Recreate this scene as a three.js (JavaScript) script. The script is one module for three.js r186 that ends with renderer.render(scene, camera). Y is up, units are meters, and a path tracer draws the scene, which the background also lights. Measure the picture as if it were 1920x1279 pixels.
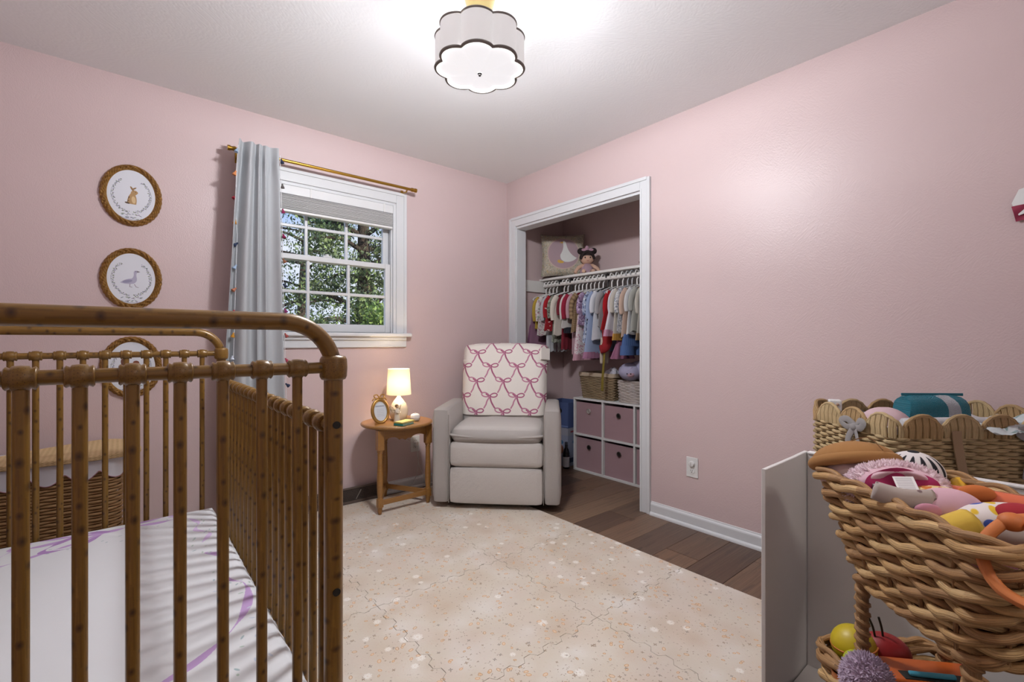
import * as THREE from 'three';
import { RoundedBoxGeometry } from 'three/addons/geometries/RoundedBoxGeometry.js';
import { mergeGeometries, mergeVertices } from 'three/addons/utils/BufferGeometryUtils.js';
import { RectAreaLightUniformsLib } from 'three/addons/lights/RectAreaLightUniformsLib.js';
import { ImprovedNoise } from 'three/addons/math/ImprovedNoise.js';

// ---------- camera, sky, sun, exposure ----------
const scene = new THREE.Scene();
const camera = new THREE.PerspectiveCamera(72.5, 1920 / 1279, 0.05, 300);
camera.position.set(-2.542, 1.084, 3.10);
camera.lookAt(-2.542 + Math.sin(40 * Math.PI / 180), 1.084, 3.10 - Math.cos(40 * Math.PI / 180));
const renderer = new THREE.WebGLRenderer({ antialias: true });
renderer.toneMapping = THREE.LinearToneMapping;
renderer.toneMappingExposure = 1.72;
renderer.shadowMap.enabled = true;
RectAreaLightUniformsLib.init();

const noise = new ImprovedNoise();
const fbm = (x, y, z, o = 4) => { let s = 0, a = 0.5, f = 1; for (let i = 0; i < o; i++) { s += a * noise.noise(x * f, y * f, z * f); a *= 0.5; f *= 2.03; } return s; };
{
  const w = 512, h = 256, d = new Float32Array(w * h * 4);
  for (let j = 0; j < h; j++) for (let i = 0; i < w; i++) {
    const el = (j + 0.5) / h * Math.PI - Math.PI / 2, az = i / w * Math.PI * 2;
    const e = Math.max(0, Math.sin(el)), k = Math.pow(e, 0.55);
    const cx = Math.cos(el) * Math.cos(az), cz = Math.cos(el) * Math.sin(az);
    let c = fbm(cx * 2.6 + 7, e * 4.2, cz * 2.6 + 3, 5) * 2.2 + 0.25; c = Math.min(1, Math.max(0, c));
    const r = 0.52 - 0.34 * k, g = 0.68 - 0.3 * k, b = 1.0 - 0.12 * k;
    const o = (j * w + i) * 4, S = 0.62;
    d[o] = S * (r + (0.92 - r) * c * 0.75); d[o + 1] = S * (g + (0.95 - g) * c * 0.75); d[o + 2] = S * (b + (1.0 - b) * c * 0.75); d[o + 3] = 1;
  }
  const t = new THREE.DataTexture(d, w, h, THREE.RGBAFormat, THREE.FloatType);
  t.mapping = THREE.EquirectangularReflectionMapping; t.magFilter = THREE.LinearFilter; t.needsUpdate = true;
  scene.background = t;
}
const sun = new THREE.DirectionalLight(0xfff2dc, 4.6);          // stands behind the house, lights the garden only
sun.position.set(9, 15, 11); sun.target.position.set(1, 0, -9); scene.add(sun, sun.target);
sun.castShadow = true; sun.shadow.camera.left = -20; sun.shadow.camera.right = 20; sun.shadow.camera.top = 20; sun.shadow.camera.bottom = -20; sun.shadow.camera.far = 60; sun.shadow.mapSize.set(2048, 2048);

// ---------- helpers ----------
let seed = 12345;
const rnd = () => { seed = (seed * 1664525 + 1013904223) >>> 0; return seed / 4294967296; };
const rr = (a, b) => a + (b - a) * rnd();
const V = (x, y, z) => new THREE.Vector3(x, y, z);
const PI = Math.PI;
const names = {};
const numbered = (n) => { const k = names[n] = (names[n] ?? -1) + 1; return k ? n + '_' + String(k).padStart(3, '0') : n; };
const mat = (color, roughness = 0.6, extra = {}) => new THREE.MeshPhysicalMaterial({ color, roughness, ...extra });
function clean(g) {
  let q = g.index ? g.toNonIndexed() : g;
  if (!q.attributes.normal) q.computeVertexNormals();
  if (!q.attributes.uv) q.setAttribute('uv', new THREE.BufferAttribute(new Float32Array(q.attributes.position.count * 2), 2));
  for (const k of Object.keys(q.attributes)) if (!['position', 'normal', 'uv'].includes(k)) q.deleteAttribute(k);
  q.groups = []; q.morphAttributes = {};
  return q;
}
const merge = (list) => list.length === 1 ? list[0] : mergeGeometries(list.map(clean));
function obj(name, geos, material, parent = scene) {
  const m = new THREE.Mesh(Array.isArray(geos) ? merge(geos) : geos, material);
  m.name = parent === scene ? numbered(name) : name; m.castShadow = m.receiveShadow = true; parent.add(m); return m;
}
function thing(name, label, category, p = [0, 0, 0], turn = 0, group) {
  const o = new THREE.Group(); o.name = numbered(name); o.position.set(...p); o.rotation.y = turn; scene.add(o);
  o.userData = { label, category }; if (group) o.userData.group = group; return o;
}
function tag(o, label, category, group) { o.userData.label = label; o.userData.category = category; if (group) o.userData.group = group; return o; }
function struct(o, label) { o.userData.kind = 'structure'; if (label) { o.userData.label = label; } return o; }
const box = (w, h, d, x = 0, y = 0, z = 0, b = 0.003, seg = 1) => {
  const g = b > 0 ? new RoundedBoxGeometry(w, h, d, seg, Math.min(b, w / 2.01, h / 2.01, d / 2.01)) : new THREE.BoxGeometry(w, h, d);
  g.translate(x, y, z); return g;
};
const span = (x0, x1, y0, y1, z0, z1, b = 0.003) => box(x1 - x0, y1 - y0, z1 - z0, (x0 + x1) / 2, (y0 + y1) / 2, (z0 + z1) / 2, b);
const lathe = (pts, seg = 24) => new THREE.LatheGeometry(pts.map(([r, y]) => new THREE.Vector2(r, y)), seg);
function ball(r, x = 0, y = 0, z = 0, sx = 1, sy = 1, sz = 1, ws = 20, hs = 14) { const g = new THREE.SphereGeometry(r, ws, hs); g.scale(sx, sy, sz); g.translate(x, y, z); return g; }
const cyl = (r, h, x = 0, y = 0, z = 0, seg = 16, r2 = r) => { const g = new THREE.CylinderGeometry(r2, r, h, seg); g.translate(x, y, z); return g; };
// a tube swept along points; r may be a function of t (0..1)
function sweep(pts, r, radial = 8, closed = false, flat = 1) {
  const n = pts.length, pos = [], uv = [], idx = []; const R = typeof r === 'function' ? r : () => r;
  let up = V(0, 1, 0), prevT = null, N = null, len = 0;
  const rings = closed ? n + 1 : n;
  for (let q = 0; q < rings; q++) {
    const i = q % n, a = pts[closed ? (i - 1 + n) % n : Math.max(0, i - 1)], b = pts[closed ? (i + 1) % n : Math.min(n - 1, i + 1)];
    const T = b.clone().sub(a).normalize();
    if (!N) { if (Math.abs(T.y) > 0.9) up = V(1, 0, 0); N = up.clone().sub(T.clone().multiplyScalar(up.dot(T))).normalize(); }
    else N.sub(T.clone().multiplyScalar(N.dot(T))).normalize();
    const B = T.clone().cross(N); if (q) len += pts[i].distanceTo(pts[(i - 1 + n) % n]);
    const rad = R(q / (rings - 1));
    for (let k = 0; k <= radial; k++) {
      const t = k / radial * 2 * PI, c = Math.cos(t) * rad, s = Math.sin(t) * rad * flat;
      pos.push(pts[i].x + N.x * c + B.x * s, pts[i].y + N.y * c + B.y * s, pts[i].z + N.z * c + B.z * s); uv.push(k / radial * 0.1, len);
    }
  }
  const W = radial + 1;
  for (let q = 0; q < rings - 1; q++) for (let k = 0; k < radial; k++) { const a = q * W + k, b = a + W; idx.push(a, a + 1, b, b, a + 1, b + 1); }
  if (!closed) for (const [q, s] of [[0, 1], [rings - 1, -1]]) { const c = pos.length / 3, p = pts[q]; pos.push(p.x, p.y, p.z); uv.push(0, 0); for (let k = 0; k < radial; k++) s > 0 ? idx.push(c, q * W + k + 1, q * W + k) : idx.push(c, q * W + k, q * W + k + 1); }
  const g = new THREE.BufferGeometry(); g.setAttribute('position', new THREE.Float32BufferAttribute(pos, 3)); g.setAttribute('uv', new THREE.Float32BufferAttribute(uv, 2)); g.setIndex(idx); g.computeVertexNormals(); return g;
}
const spline = (list, n = 40, closed = false) => new THREE.CatmullRomCurve3(list.map((p) => Array.isArray(p) ? V(...p) : p), closed, 'centripetal').getPoints(n);
// grid surface from f(u,v) -> [x,y,z]; thickness by a second skin when given
function surf(f, nu, nv, uvScale = [1, 1]) {
  const pos = [], uv = [], idx = [];
  for (let j = 0; j <= nv; j++) for (let i = 0; i <= nu; i++) { const p = f(i / nu, j / nv); pos.push(...p.slice(0, 3)); uv.push(p.length > 3 ? p[3] : i / nu * uvScale[0], p.length > 3 ? p[4] : j / nv * uvScale[1]); }
  for (let j = 0; j < nv; j++) for (let i = 0; i < nu; i++) { const a = j * (nu + 1) + i, b = a + nu + 1; idx.push(a, a + 1, b, b, a + 1, b + 1); }
  const g = new THREE.BufferGeometry(); g.setAttribute('position', new THREE.Float32BufferAttribute(pos, 3)); g.setAttribute('uv', new THREE.Float32BufferAttribute(uv, 2)); g.setIndex(idx); g.computeVertexNormals(); return g;
}
// skin of given thickness round a surface
function slab(f, nu, nv, th, uvScale) {
  const a = surf(f, nu, nv, uvScale), n = a.attributes.normal, p = a.attributes.position, b = a.clone(), q = b.attributes.position;
  for (let i = 0; i < p.count; i++) q.setXYZ(i, p.getX(i) - n.getX(i) * th, p.getY(i) - n.getY(i) * th, p.getZ(i) - n.getZ(i) * th);
  b.setIndex(Array.from(b.index.array).reverse()); b.computeVertexNormals();
  const edge = [], W = nu + 1; for (let i = 0; i < nu; i++) edge.push([i, i + 1]); for (let j = 0; j < nv; j++) edge.push([j * W + nu, (j + 1) * W + nu]);
  for (let i = nu; i > 0; i--) edge.push([nv * W + i, nv * W + i - 1]); for (let j = nv; j > 0; j--) edge.push([j * W, (j - 1) * W]);
  const ep = [], eu = []; const uvA = a.attributes.uv;
  for (const [i, k] of edge) { for (const [s, m] of [[p, i], [q, i], [p, k], [p, k], [q, i], [q, k]]) { ep.push(s.getX(m), s.getY(m), s.getZ(m)); eu.push(uvA.getX(m), uvA.getY(m)); } }
  const e = new THREE.BufferGeometry(); e.setAttribute('position', new THREE.Float32BufferAttribute(ep, 3)); e.setAttribute('uv', new THREE.Float32BufferAttribute(eu, 2)); e.computeVertexNormals();
  return merge([a, b, e]);
}
function canvasTex(w, h, draw, rx = 1, ry = 1, srgb = true) {
  const c = document.createElement('canvas'); c.width = w; c.height = h; const x = c.getContext('2d'); draw(x, w, h);
  const t = new THREE.CanvasTexture(c); if (srgb) t.colorSpace = THREE.SRGBColorSpace; t.wrapS = t.wrapT = THREE.RepeatWrapping; t.repeat.set(rx, ry); t.magFilter = THREE.LinearFilter; return t;
}
function noiseTex(n, f, rx, ry, lo = 0, hi = 255, sx = 1, sy = 1) {
  const d = new Uint8Array(n * n * 4);
  for (let j = 0; j < n; j++) for (let i = 0; i < n; i++) {
    const a = i / n * 2 * PI, b = j / n * 2 * PI, R = f / 6.283;
    let v = fbm(Math.cos(a) * R * sx + 9 + Math.cos(b) * R * sy * 0.7, Math.sin(a) * R * sx + Math.sin(b) * R * sy, Math.cos(b) * R * sy + 4 + Math.sin(a) * 0.3 * R * sx, 4) * 1.3 + 0.5;
    v = Math.min(1, Math.max(0, v)); const o = (j * n + i) * 4; d[o] = d[o + 1] = d[o + 2] = lo + (hi - lo) * v; d[o + 3] = 255;
  }
  const t = new THREE.DataTexture(d, n, n); t.wrapS = t.wrapT = THREE.RepeatWrapping; t.repeat.set(rx, ry); t.magFilter = THREE.LinearFilter; t.needsUpdate = true; return t;
}
const again = (t, rx, ry) => { const c = t.clone(); c.repeat.set(rx, ry); c.needsUpdate = true; return c; };
const fineNoise = noiseTex(256, 60, 1, 1);

// ---------- shared materials ----------
const PINK = '#c8b3b2', WHITE = '#cfd1d3';
const M = {
  wall: mat(PINK, 0.42, { bumpMap: again(fineNoise, 6, 6), bumpScale: 0.0004 }),
  ceiling: mat('#ecedee', 0.9, { bumpMap: again(fineNoise, 6, 6), bumpScale: 0.0004 }),
  trim: mat(WHITE, 0.35), jamb: mat(WHITE, 0.4), shelf: mat('#dcdad6', 0.5),
  brass: mat('#b08a3c', 0.28, { metalness: 1 }), paleBrass: mat('#c9b780', 0.3, { metalness: 1 }),
  plasticWhite: mat('#d4d4d2', 0.35), black: mat('#15140f', 0.5), dark: mat('#231d1a', 0.6),
  glass: mat('#ffffff', 0.02, { transmission: 1, thickness: 0, ior: 1.45 }),
};
// ---------- the room ----------
const CEIL = 2.44, XL = -3.12, ZB = 3.62, XC = 0.70, ZC1 = 1.75;
const WX0 = -1.945, WX1 = -1.037, WY0 = 1.14, WY1 = 2.068;    // window opening
const DZ0 = 0.135, DZ1 = 1.35, DH = 2.04;                       // closet opening
{
  const fl = struct(obj('floor', span(XL - 0.15, XC + 0.15, -0.3, -0.012, -0.15, ZB + 0.15, 0), mat('#2c221c', 0.8)), 'dark brown wood plank floor along the closet wall');
  // planks
  const wood = canvasTex(1024, 1024, (x, w, h) => {
    const tones = [[98, 76, 60], [118, 94, 76], [84, 64, 51], [126, 102, 82], [106, 82, 64], [92, 73, 60], [113, 87, 67], [100, 81, 66]];
    for (let k = 0; k < 8; k++) {
      const [r, g, b] = tones[k]; x.fillStyle = `rgb(${r},${g},${b})`; x.fillRect(0, k * 128, w, 128);
      for (let s = 0; s < 240; s++) {
        const y = k * 128 + rnd() * 128, l = 80 + rnd() * 500, x0 = rnd() * (w + 200) - 200, t = rnd() < 0.5 ? -1 : 1, a = 0.04 + rnd() * 0.13;
        x.strokeStyle = t > 0 ? `rgba(150,124,100,${a})` : `rgba(40,28,22,${a})`; x.lineWidth = 0.6 + rnd() * 3.2; x.beginPath(); x.moveTo(x0, y); x.bezierCurveTo(x0 + l * 0.3, y + rr(-6, 6), x0 + l * 0.6, y + rr(-6, 6), x0 + l, y + rr(-4, 4)); x.stroke();
      }
      for (let s = 0; s < 7; s++) { x.fillStyle = `rgba(36,24,18,${rr(0.1, 0.3)})`; x.beginPath(); x.ellipse(rnd() * w, k * 128 + rnd() * 128, rr(15, 60), rr(3, 9), rr(-0.1, 0.1), 0, 7); x.fill(); }
    }
  });
  const woodMat = mat('#ffffff', 0.42, { map: wood, bumpMap: wood, bumpScale: 0.0006 });
  const variants = [];
  for (let k = 0; k < 8; k++) {
    const g = box(1.216, 0.012, 0.1775, 0, -0.006, 0, 0.0015), p = g.attributes.position, uv = g.attributes.uv;
    for (let i = 0; i < p.count; i++) uv.setXY(i, p.getX(i) / 1.3 + 0.5, 1 - (k + 0.04 + 0.92 * (p.getZ(i) / 0.178 + 0.5)) / 8);
    variants.push(g);
  }
  let row = 0;
  for (let z = 0.055; z < ZB; z += 0.179, row++) for (let x = 0.75 - [0.3, 0.75, 0.1, 0.95, 0.5][row % 5] - 0.2; x > XL - 0.4; x -= 1.219) {
    const p = obj('plank', variants[(row * 3 + Math.floor((x + 5) * 2)) % 8], woodMat, fl); p.position.set(x, 0, z);
  }
  const planks2 = 0.75;
  row = 0;
  for (let z = 0.055; z < ZC1; z += 0.179, row++) { const p = obj('plank', variants[(row * 5 + 2) % 8], woodMat, fl); p.position.set(0.75 - [0.3, 0.75, 0.1, 0.95, 0.5][row % 5] - 0.2 + 1.219, 0, z); }
}
struct(obj('ceiling', span(XL - 0.15, XC + 0.15, CEIL, CEIL + 0.2, -0.15, ZB + 0.15, 0), M.ceiling), 'flat white painted ceiling with the lamp');
{ // window wall with its opening
  const t = 0.14;
  const g = [span(XL - 0.15, WX0, -0.012, CEIL, -t, 0, 0), span(WX1, XC + 0.15, -0.012, CEIL, -t, 0, 0), span(WX0, WX1, -0.012, WY0, -t, 0, 0), span(WX0, WX1, WY1, CEIL, -t, 0, 0)];
  struct(obj('wall_front', g, M.wall), 'pink painted wall with the window and oval pictures');
  const q = [span(0, 0.1, -0.012, CEIL, 0, DZ0, 0), span(0, 0.1, -0.012, CEIL, DZ1, ZB, 0), span(0, 0.1, DH, CEIL, DZ0, DZ1, 0)];
  struct(obj('wall_right', q, M.wall), 'pink painted wall with the open closet');
  struct(obj('wall_left', span(XL - 0.15, XL, -0.012, CEIL, 0, ZB, 0), M.wall), 'pink painted wall beside the crib');
  struct(obj('wall_back', [span(XL - 0.15, -2.1, -0.012, CEIL, ZB, ZB + 0.14, 0), span(-1.28, XC + 0.15, -0.012, CEIL, ZB, ZB + 0.14, 0), span(-2.1, -1.28, 2.04, CEIL, ZB, ZB + 0.14, 0)], M.wall), 'pink painted wall with the open doorway');
  const hw = mat('#cfccc8', 0.8), hz = ZB + 0.14;
  struct(obj('wall_hall', [span(-3.0, -2.9, -0.012, CEIL, hz, hz + 1.3, 0), span(-0.6, -0.5, -0.012, CEIL, hz, hz + 1.3, 0), span(-3.0, -0.5, -0.012, CEIL, hz + 1.3, hz + 1.4, 0)], hw), 'plain pale walls of the hallway outside the door');
  struct(obj('ceiling_hall', span(-3.0, -0.5, CEIL, CEIL + 0.1, hz + 0.01, hz + 1.4, 0), M.ceiling), 'white hallway ceiling'); struct(obj('floor_hall', span(-3.0, -0.5, -0.2, -0.001, hz + 0.001, hz + 1.4, 0), mat('#5a4638', 0.5)), 'brown hallway floor');
  const HL = thing('hallway_lamp', 'square flush lamp on the hallway ceiling outside the door', 'ceiling lamp', [-1.69, CEIL, hz + 0.5]); obj('lamp_frame', span(-0.2, 0.2, -0.03, -0.0005, -0.2, 0.2), M.plasticWhite, HL); obj('lamp_panel', span(-0.18, 0.18, -0.034, -0.029, -0.18, 0.18), mat('#eeeeee', 0.5, { emissive: '#fff8f0', emissiveIntensity: 0.8 }), HL);
  const hr = new THREE.RectAreaLight(0xfff6ec, 26, 0.34, 0.34); hr.position.set(0, -0.04, 0); hr.rotation.set(-PI / 2, 0, 0); hr.name = 'hallway_lamp_glow'; HL.add(hr);
  struct(obj('wall_closet_back', span(XC, XC + 0.15, -0.012, CEIL, 0, ZC1 + 0.1, 0), M.wall), 'pink painted back wall inside the closet');
  struct(obj('wall_closet_side', span(0.1, XC, -0.012, CEIL, ZC1, ZC1 + 0.1, 0), M.wall), 'pink painted side wall inside the closet');
}
{ // baseboards: ogee-topped board with a shoe moulding
  const prof = (flip) => { const s = new THREE.Shape(); s.moveTo(0, 0); s.lineTo(0.024, 0); s.quadraticCurveTo(0.024, 0.016, 0.013, 0.02); s.lineTo(0.013, 0.062); s.quadraticCurveTo(0.012, 0.07, 0.006, 0.075); s.lineTo(0.004, 0.082); s.lineTo(0, 0.083); s.closePath(); return s; };
  const run = (len) => new THREE.ExtrudeGeometry(prof(), { depth: len, bevelEnabled: false });
  const a = obj('baseboard_right', run(ZB - 1.43), M.trim); a.scale.x = -1; a.position.set(0, 0, 1.43); struct(a, 'white baseboard under the outlet on the closet wall');
  const b = obj('baseboard_front', run(3.05), M.trim); b.rotation.y = -PI / 2; b.position.set(-0.03, 0, 0); b.scale.x = 1;
  b.rotation.y = -PI / 2; struct(b, 'white baseboard under the window wall');
  const c = obj('baseboard_left', run(ZB), M.trim); c.position.set(XL, 0, 0); struct(c, 'white baseboard beside the crib');
  const d = obj('baseboard_closet', run(ZC1), M.trim); d.scale.x = -1; d.position.set(XC, 0, 0); struct(d, 'white baseboard inside the closet');
}
{ // closet jamb and casing
  const tr = new THREE.Group(); tr.name = 'trim_1'; scene.add(tr); struct(tr, 'white stepped casing round the open closet');
  const side = (name, z0, z1, s) => obj(name, [span(-0.014, 0, 0, DH + 0.075, z0, z1), span(-0.021, -0.013, 0, DH + 0.075, s < 0 ? z0 : z1 - 0.022, s < 0 ? z0 + 0.022 : z1), span(-0.018, -0.013, 0, DH + 0.012, s < 0 ? z1 - 0.012 : z0, s < 0 ? z1 : z0 + 0.012)], M.trim, tr);
  side('casing_side', DZ0 - 0.082, DZ0 - 0.004, -1); side('casing_side', DZ1 + 0.004, DZ1 + 0.078, 1);
  obj('casing_head', [span(-0.0142, 0, DH + 0.004, DH + 0.08, DZ0 - 0.004, DZ1 + 0.004), span(-0.021, -0.013, DH + 0.058, DH + 0.08, DZ0 - 0.06, DZ1 + 0.056)], M.trim, tr);
  obj('jamb', span(-0.004, 0.1, 0, DH, DZ0 - 0.012, DZ0 + 0.002), M.jamb, tr); obj('jamb', span(-0.004, 0.1, 0, DH, DZ1 - 0.002, DZ1 + 0.012), M.jamb, tr);
  obj('jamb', span(-0.004, 0.1, DH - 0.016, DH + 0.002, DZ0, DZ1), M.jamb, tr);
}
{ // doorway behind the camera
  const d = new THREE.Group(); d.name = 'door_1'; scene.add(d); struct(d, 'white door standing open into the hallway opposite the window'); d.position.set(-1.69, 0, ZB);
  const leaf = new THREE.Group(); leaf.name = 'door_leaf'; leaf.position.set(-0.4, 0, 0.15); leaf.rotation.y = -PI / 2 + 0.12; d.add(leaf);
  obj('leaf_board', span(0, 0.78, 0.01, 2.02, -0.018, 0.018), M.trim, leaf);
  for (const x of [0.2, 0.58]) for (const [y0, y1] of [[0.2, 0.95], [1.1, 1.85]]) obj('panel', span(x - 0.12, x + 0.12, y0, y1, -0.024, 0.024, 0.006), M.trim, leaf);
  obj('door_knob', [ball(0.028, 0.72, 0.95, 0.06), ball(0.028, 0.72, 0.95, -0.06), (() => { const g = cyl(0.01, 0.1, 0, 0, 0); g.rotateX(PI / 2); g.translate(0.72, 0.95, 0); return g; })()], M.brass, leaf);
  obj('door_frame', [span(-0.49, -0.41, 0, 2.12, -0.018, 0.0), span(0.41, 0.49, 0, 2.12, -0.018, 0.0), span(-0.41, 0.41, 2.04, 2.12, -0.018, 0.0)], M.trim, d);
}
{ // double-hung window
  const w = new THREE.Group(); w.name = 'window_1'; scene.add(w); struct(w, 'white double-hung window with grid panes looking on trees');
  const cw = 0.082;
  obj('casing', [span(WX0 - cw, WX0 - 0.004, WY0, WY1 + cw, 0, 0.015), span(WX1 + 0.004, WX1 + cw, WY0, WY1 + cw, 0, 0.015), span(WX0 - 0.004, WX1 + 0.004, WY1 + 0.004, WY1 + cw, 0, 0.015),
    span(WX0 - cw, WX0 - cw + 0.022, WY0, WY1 + cw, 0.014, 0.022), span(WX1 + cw - 0.022, WX1 + cw, WY0, WY1 + cw, 0.014, 0.022), span(WX0 - cw, WX1 + cw, WY1 + cw - 0.022, WY1 + cw, 0.014, 0.0221)], M.trim, w);
  obj('jamb', [span(WX0 - 0.01, WX0 + 0.016, WY0, WY1, -0.14, 0.004), span(WX1 - 0.016, WX1 + 0.01, WY0, WY1, -0.14, 0.004), span(WX0, WX1, WY1 - 0.016, WY1 + 0.01, -0.14, 0.004)], M.trim, w);
  obj('stop_bead', [span(WX0 + 0.016, WX0 + 0.026, WY0, WY1 - 0.016, -0.03, -0.012), span(WX1 - 0.026, WX1 - 0.016, WY0, WY1 - 0.016, -0.03, -0.012)], M.trim, w);
  obj('window_sill', [span(WX0 - cw - 0.03, WX1 + cw + 0.03, WY0 - 0.026, WY0, -0.14, 0.05, 0.008)], M.trim, w);
  obj('apron', [span(WX0 - cw, WX1 + cw, WY0 - 0.1, WY0 - 0.024, 0, 0.016, 0.004), span(WX0 - cw + 0.004, WX1 + cw - 0.004, WY0 - 0.05, WY0 - 0.024, 0.01, 0.028, 0.006)], M.trim, w);
  const sash = (z, y0, y1, bottom, top) => {
    const s = new THREE.Group(); s.name = 'sash'; w.add(s);
    const x0 = WX0 + 0.018, x1 = WX1 - 0.018, st = 0.042, t = 0.032;
    obj('sash_frame', [span(x0, x0 + st, y0, y1, z - t, z, 0.004), span(x1 - st, x1, y0, y1, z - t, z, 0.004), span(x0 + st, x1 - st, y0, y0 + bottom, z - t, z, 0.004), span(x0 + st, x1 - st, y1 - top, y1, z - t, z, 0.004)], M.trim, s);
    const gx0 = x0 + st, gx1 = x1 - st, gy0 = y0 + bottom, gy1 = y1 - top, m = 0.02, zc = z - t / 2;
    for (let k = 1; k < 3; k++) { const x = gx0 + (gx1 - gx0) * k / 3; obj('muntin', span(x - m / 2, x + m / 2, gy0, gy1, zc - 0.012, zc + 0.012, 0.005), M.trim, s); }
    const ym = (gy0 + gy1) / 2; obj('muntin', span(gx0, gx1, ym - m / 2, ym + m / 2, zc - 0.011, zc + 0.011, 0.005), M.trim, s);
    for (let i = 0; i < 3; i++) for (let j = 0; j < 2; j++) {
      const a = gx0 + (gx1 - gx0) * i / 3 + m * 0.3, b = gx0 + (gx1 - gx0) * (i + 1) / 3 - m * 0.3, c = gy0 + (gy1 - gy0) * j / 2 + m * 0.3, d = gy0 + (gy1 - gy0) * (j + 1) / 2 - m * 0.3;
      const g = new THREE.PlaneGeometry(b - a, d - c); g.translate((a + b) / 2, (c + d) / 2, zc); obj('pane', g, M.glass, s);
    }
    return s;
  };
  sash(-0.032, WY0 + 0.002, 1.635, 0.055, 0.034);
  sash(-0.072, 1.6, WY1 - 0.018, 0.034, 0.04);
  obj('sash_lock', [span(-1.53, -1.47, 1.635, 1.647, -0.06, -0.036), cyl(0.012, 0.014, -1.5, 1.65, -0.047)], M.trim, w);
}
// ---------- ceiling lamp ----------
const scallop = (R, amp, n = 8, seg = 160) => { const p = []; for (let i = 0; i < seg; i++) { const a = i / seg * 2 * PI; p.push([a, R - amp + amp * 2.2 * Math.pow(Math.abs(Math.cos(a * n / 2 + 0.35)), 0.75) * 0.5]); } return p; };
{
  const L = thing('ceiling_lamp', 'scalloped white drum ceiling lamp with grey piping and brass stem', 'ceiling lamp', [-1.48, 0, 1.64]);
  const yb = 2.138, yt = 2.258, prof = scallop(0.168, 0.022);
  const ring = (y, s = 1) => prof.map(([a, r]) => V(Math.cos(a) * r * s, y, Math.sin(a) * r * s));
  const P0 = ring(yb), P1 = ring(yt), n = prof.length;
  const shade = slab((u, v) => { const i = Math.round(u * n) % n; const a = P0[i], b = P1[i]; return [a.x + (b.x - a.x) * v, yb + (yt - yb) * v, a.z + (b.z - a.z) * v]; }, n, 4, 0.002);
  const sm = obj('lamp_shade', shade, mat('#cfcdcc', 0.9, { emissive: '#f6f4f4', emissiveIntensity: 0.24 }), L); sm.castShadow = false;
  obj('piping', sweep(P0, 0.006, 8, true), mat('#77706b', 0.8), L); obj('piping', sweep(P1, 0.005, 8, true), mat('#77706b', 0.8), L);
  const dome = (k) => surf((u, v) => { const i = Math.round(u * n) % n, r = v * 0.975; const q = P0[i]; return [q.x * r, yb + 0.002 - 0.02 * (1 - v * v), q.z * r]; }, n, 12);
  const wallUp = surf((u, v) => { const i = Math.round(u * n) % n, q = P0[i]; return [q.x * 0.975, yb + 0.002 + v * 0.1, q.z * 0.975]; }, n, 1);
  const df = obj('diffuser', [dome(), wallUp], mat('#e6e6e6', 0.35, { emissive: '#f4f6fb', emissiveIntensity: 0.42 }), L); df.castShadow = false;
  obj('finial', [ball(0.006, 0, yb - 0.024, 0), cyl(0.009, 0.004, 0, yb - 0.018, 0)], M.dark, L);
  obj('stem', [cyl(0.012, CEIL - yt + 0.02, 0, (CEIL + yt) / 2 - 0.01, 0)], M.paleBrass, L);
  obj('canopy', lathe([[0.0, yt + 0.005], [0.05, yt + 0.005], [0.054, yt + 0.012], [0.05, yt + 0.03], [0.046, yt + 0.1], [0.06, CEIL - 0.03], [0.066, CEIL - 0.012], [0.066, CEIL - 0.001], [0, CEIL - 0.001]], 40), M.paleBrass, L);
    obj('shade_lid', cyl(0.145, 0.003, 0, yt - 0.004, 0, 40), M.plasticWhite, L);
    for (let k = 0; k < 3; k++) { const a = 0.5 + k * 2.094, pl = new THREE.PointLight(0xf5f7fc, 1.75); pl.position.set(Math.cos(a) * 0.075, yt - 0.03, Math.sin(a) * 0.075); pl.castShadow = true; pl.shadow.radius = 2.5; pl.name = 'ceiling_lamp_bulb_glow'; L.add(pl); }
}
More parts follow.
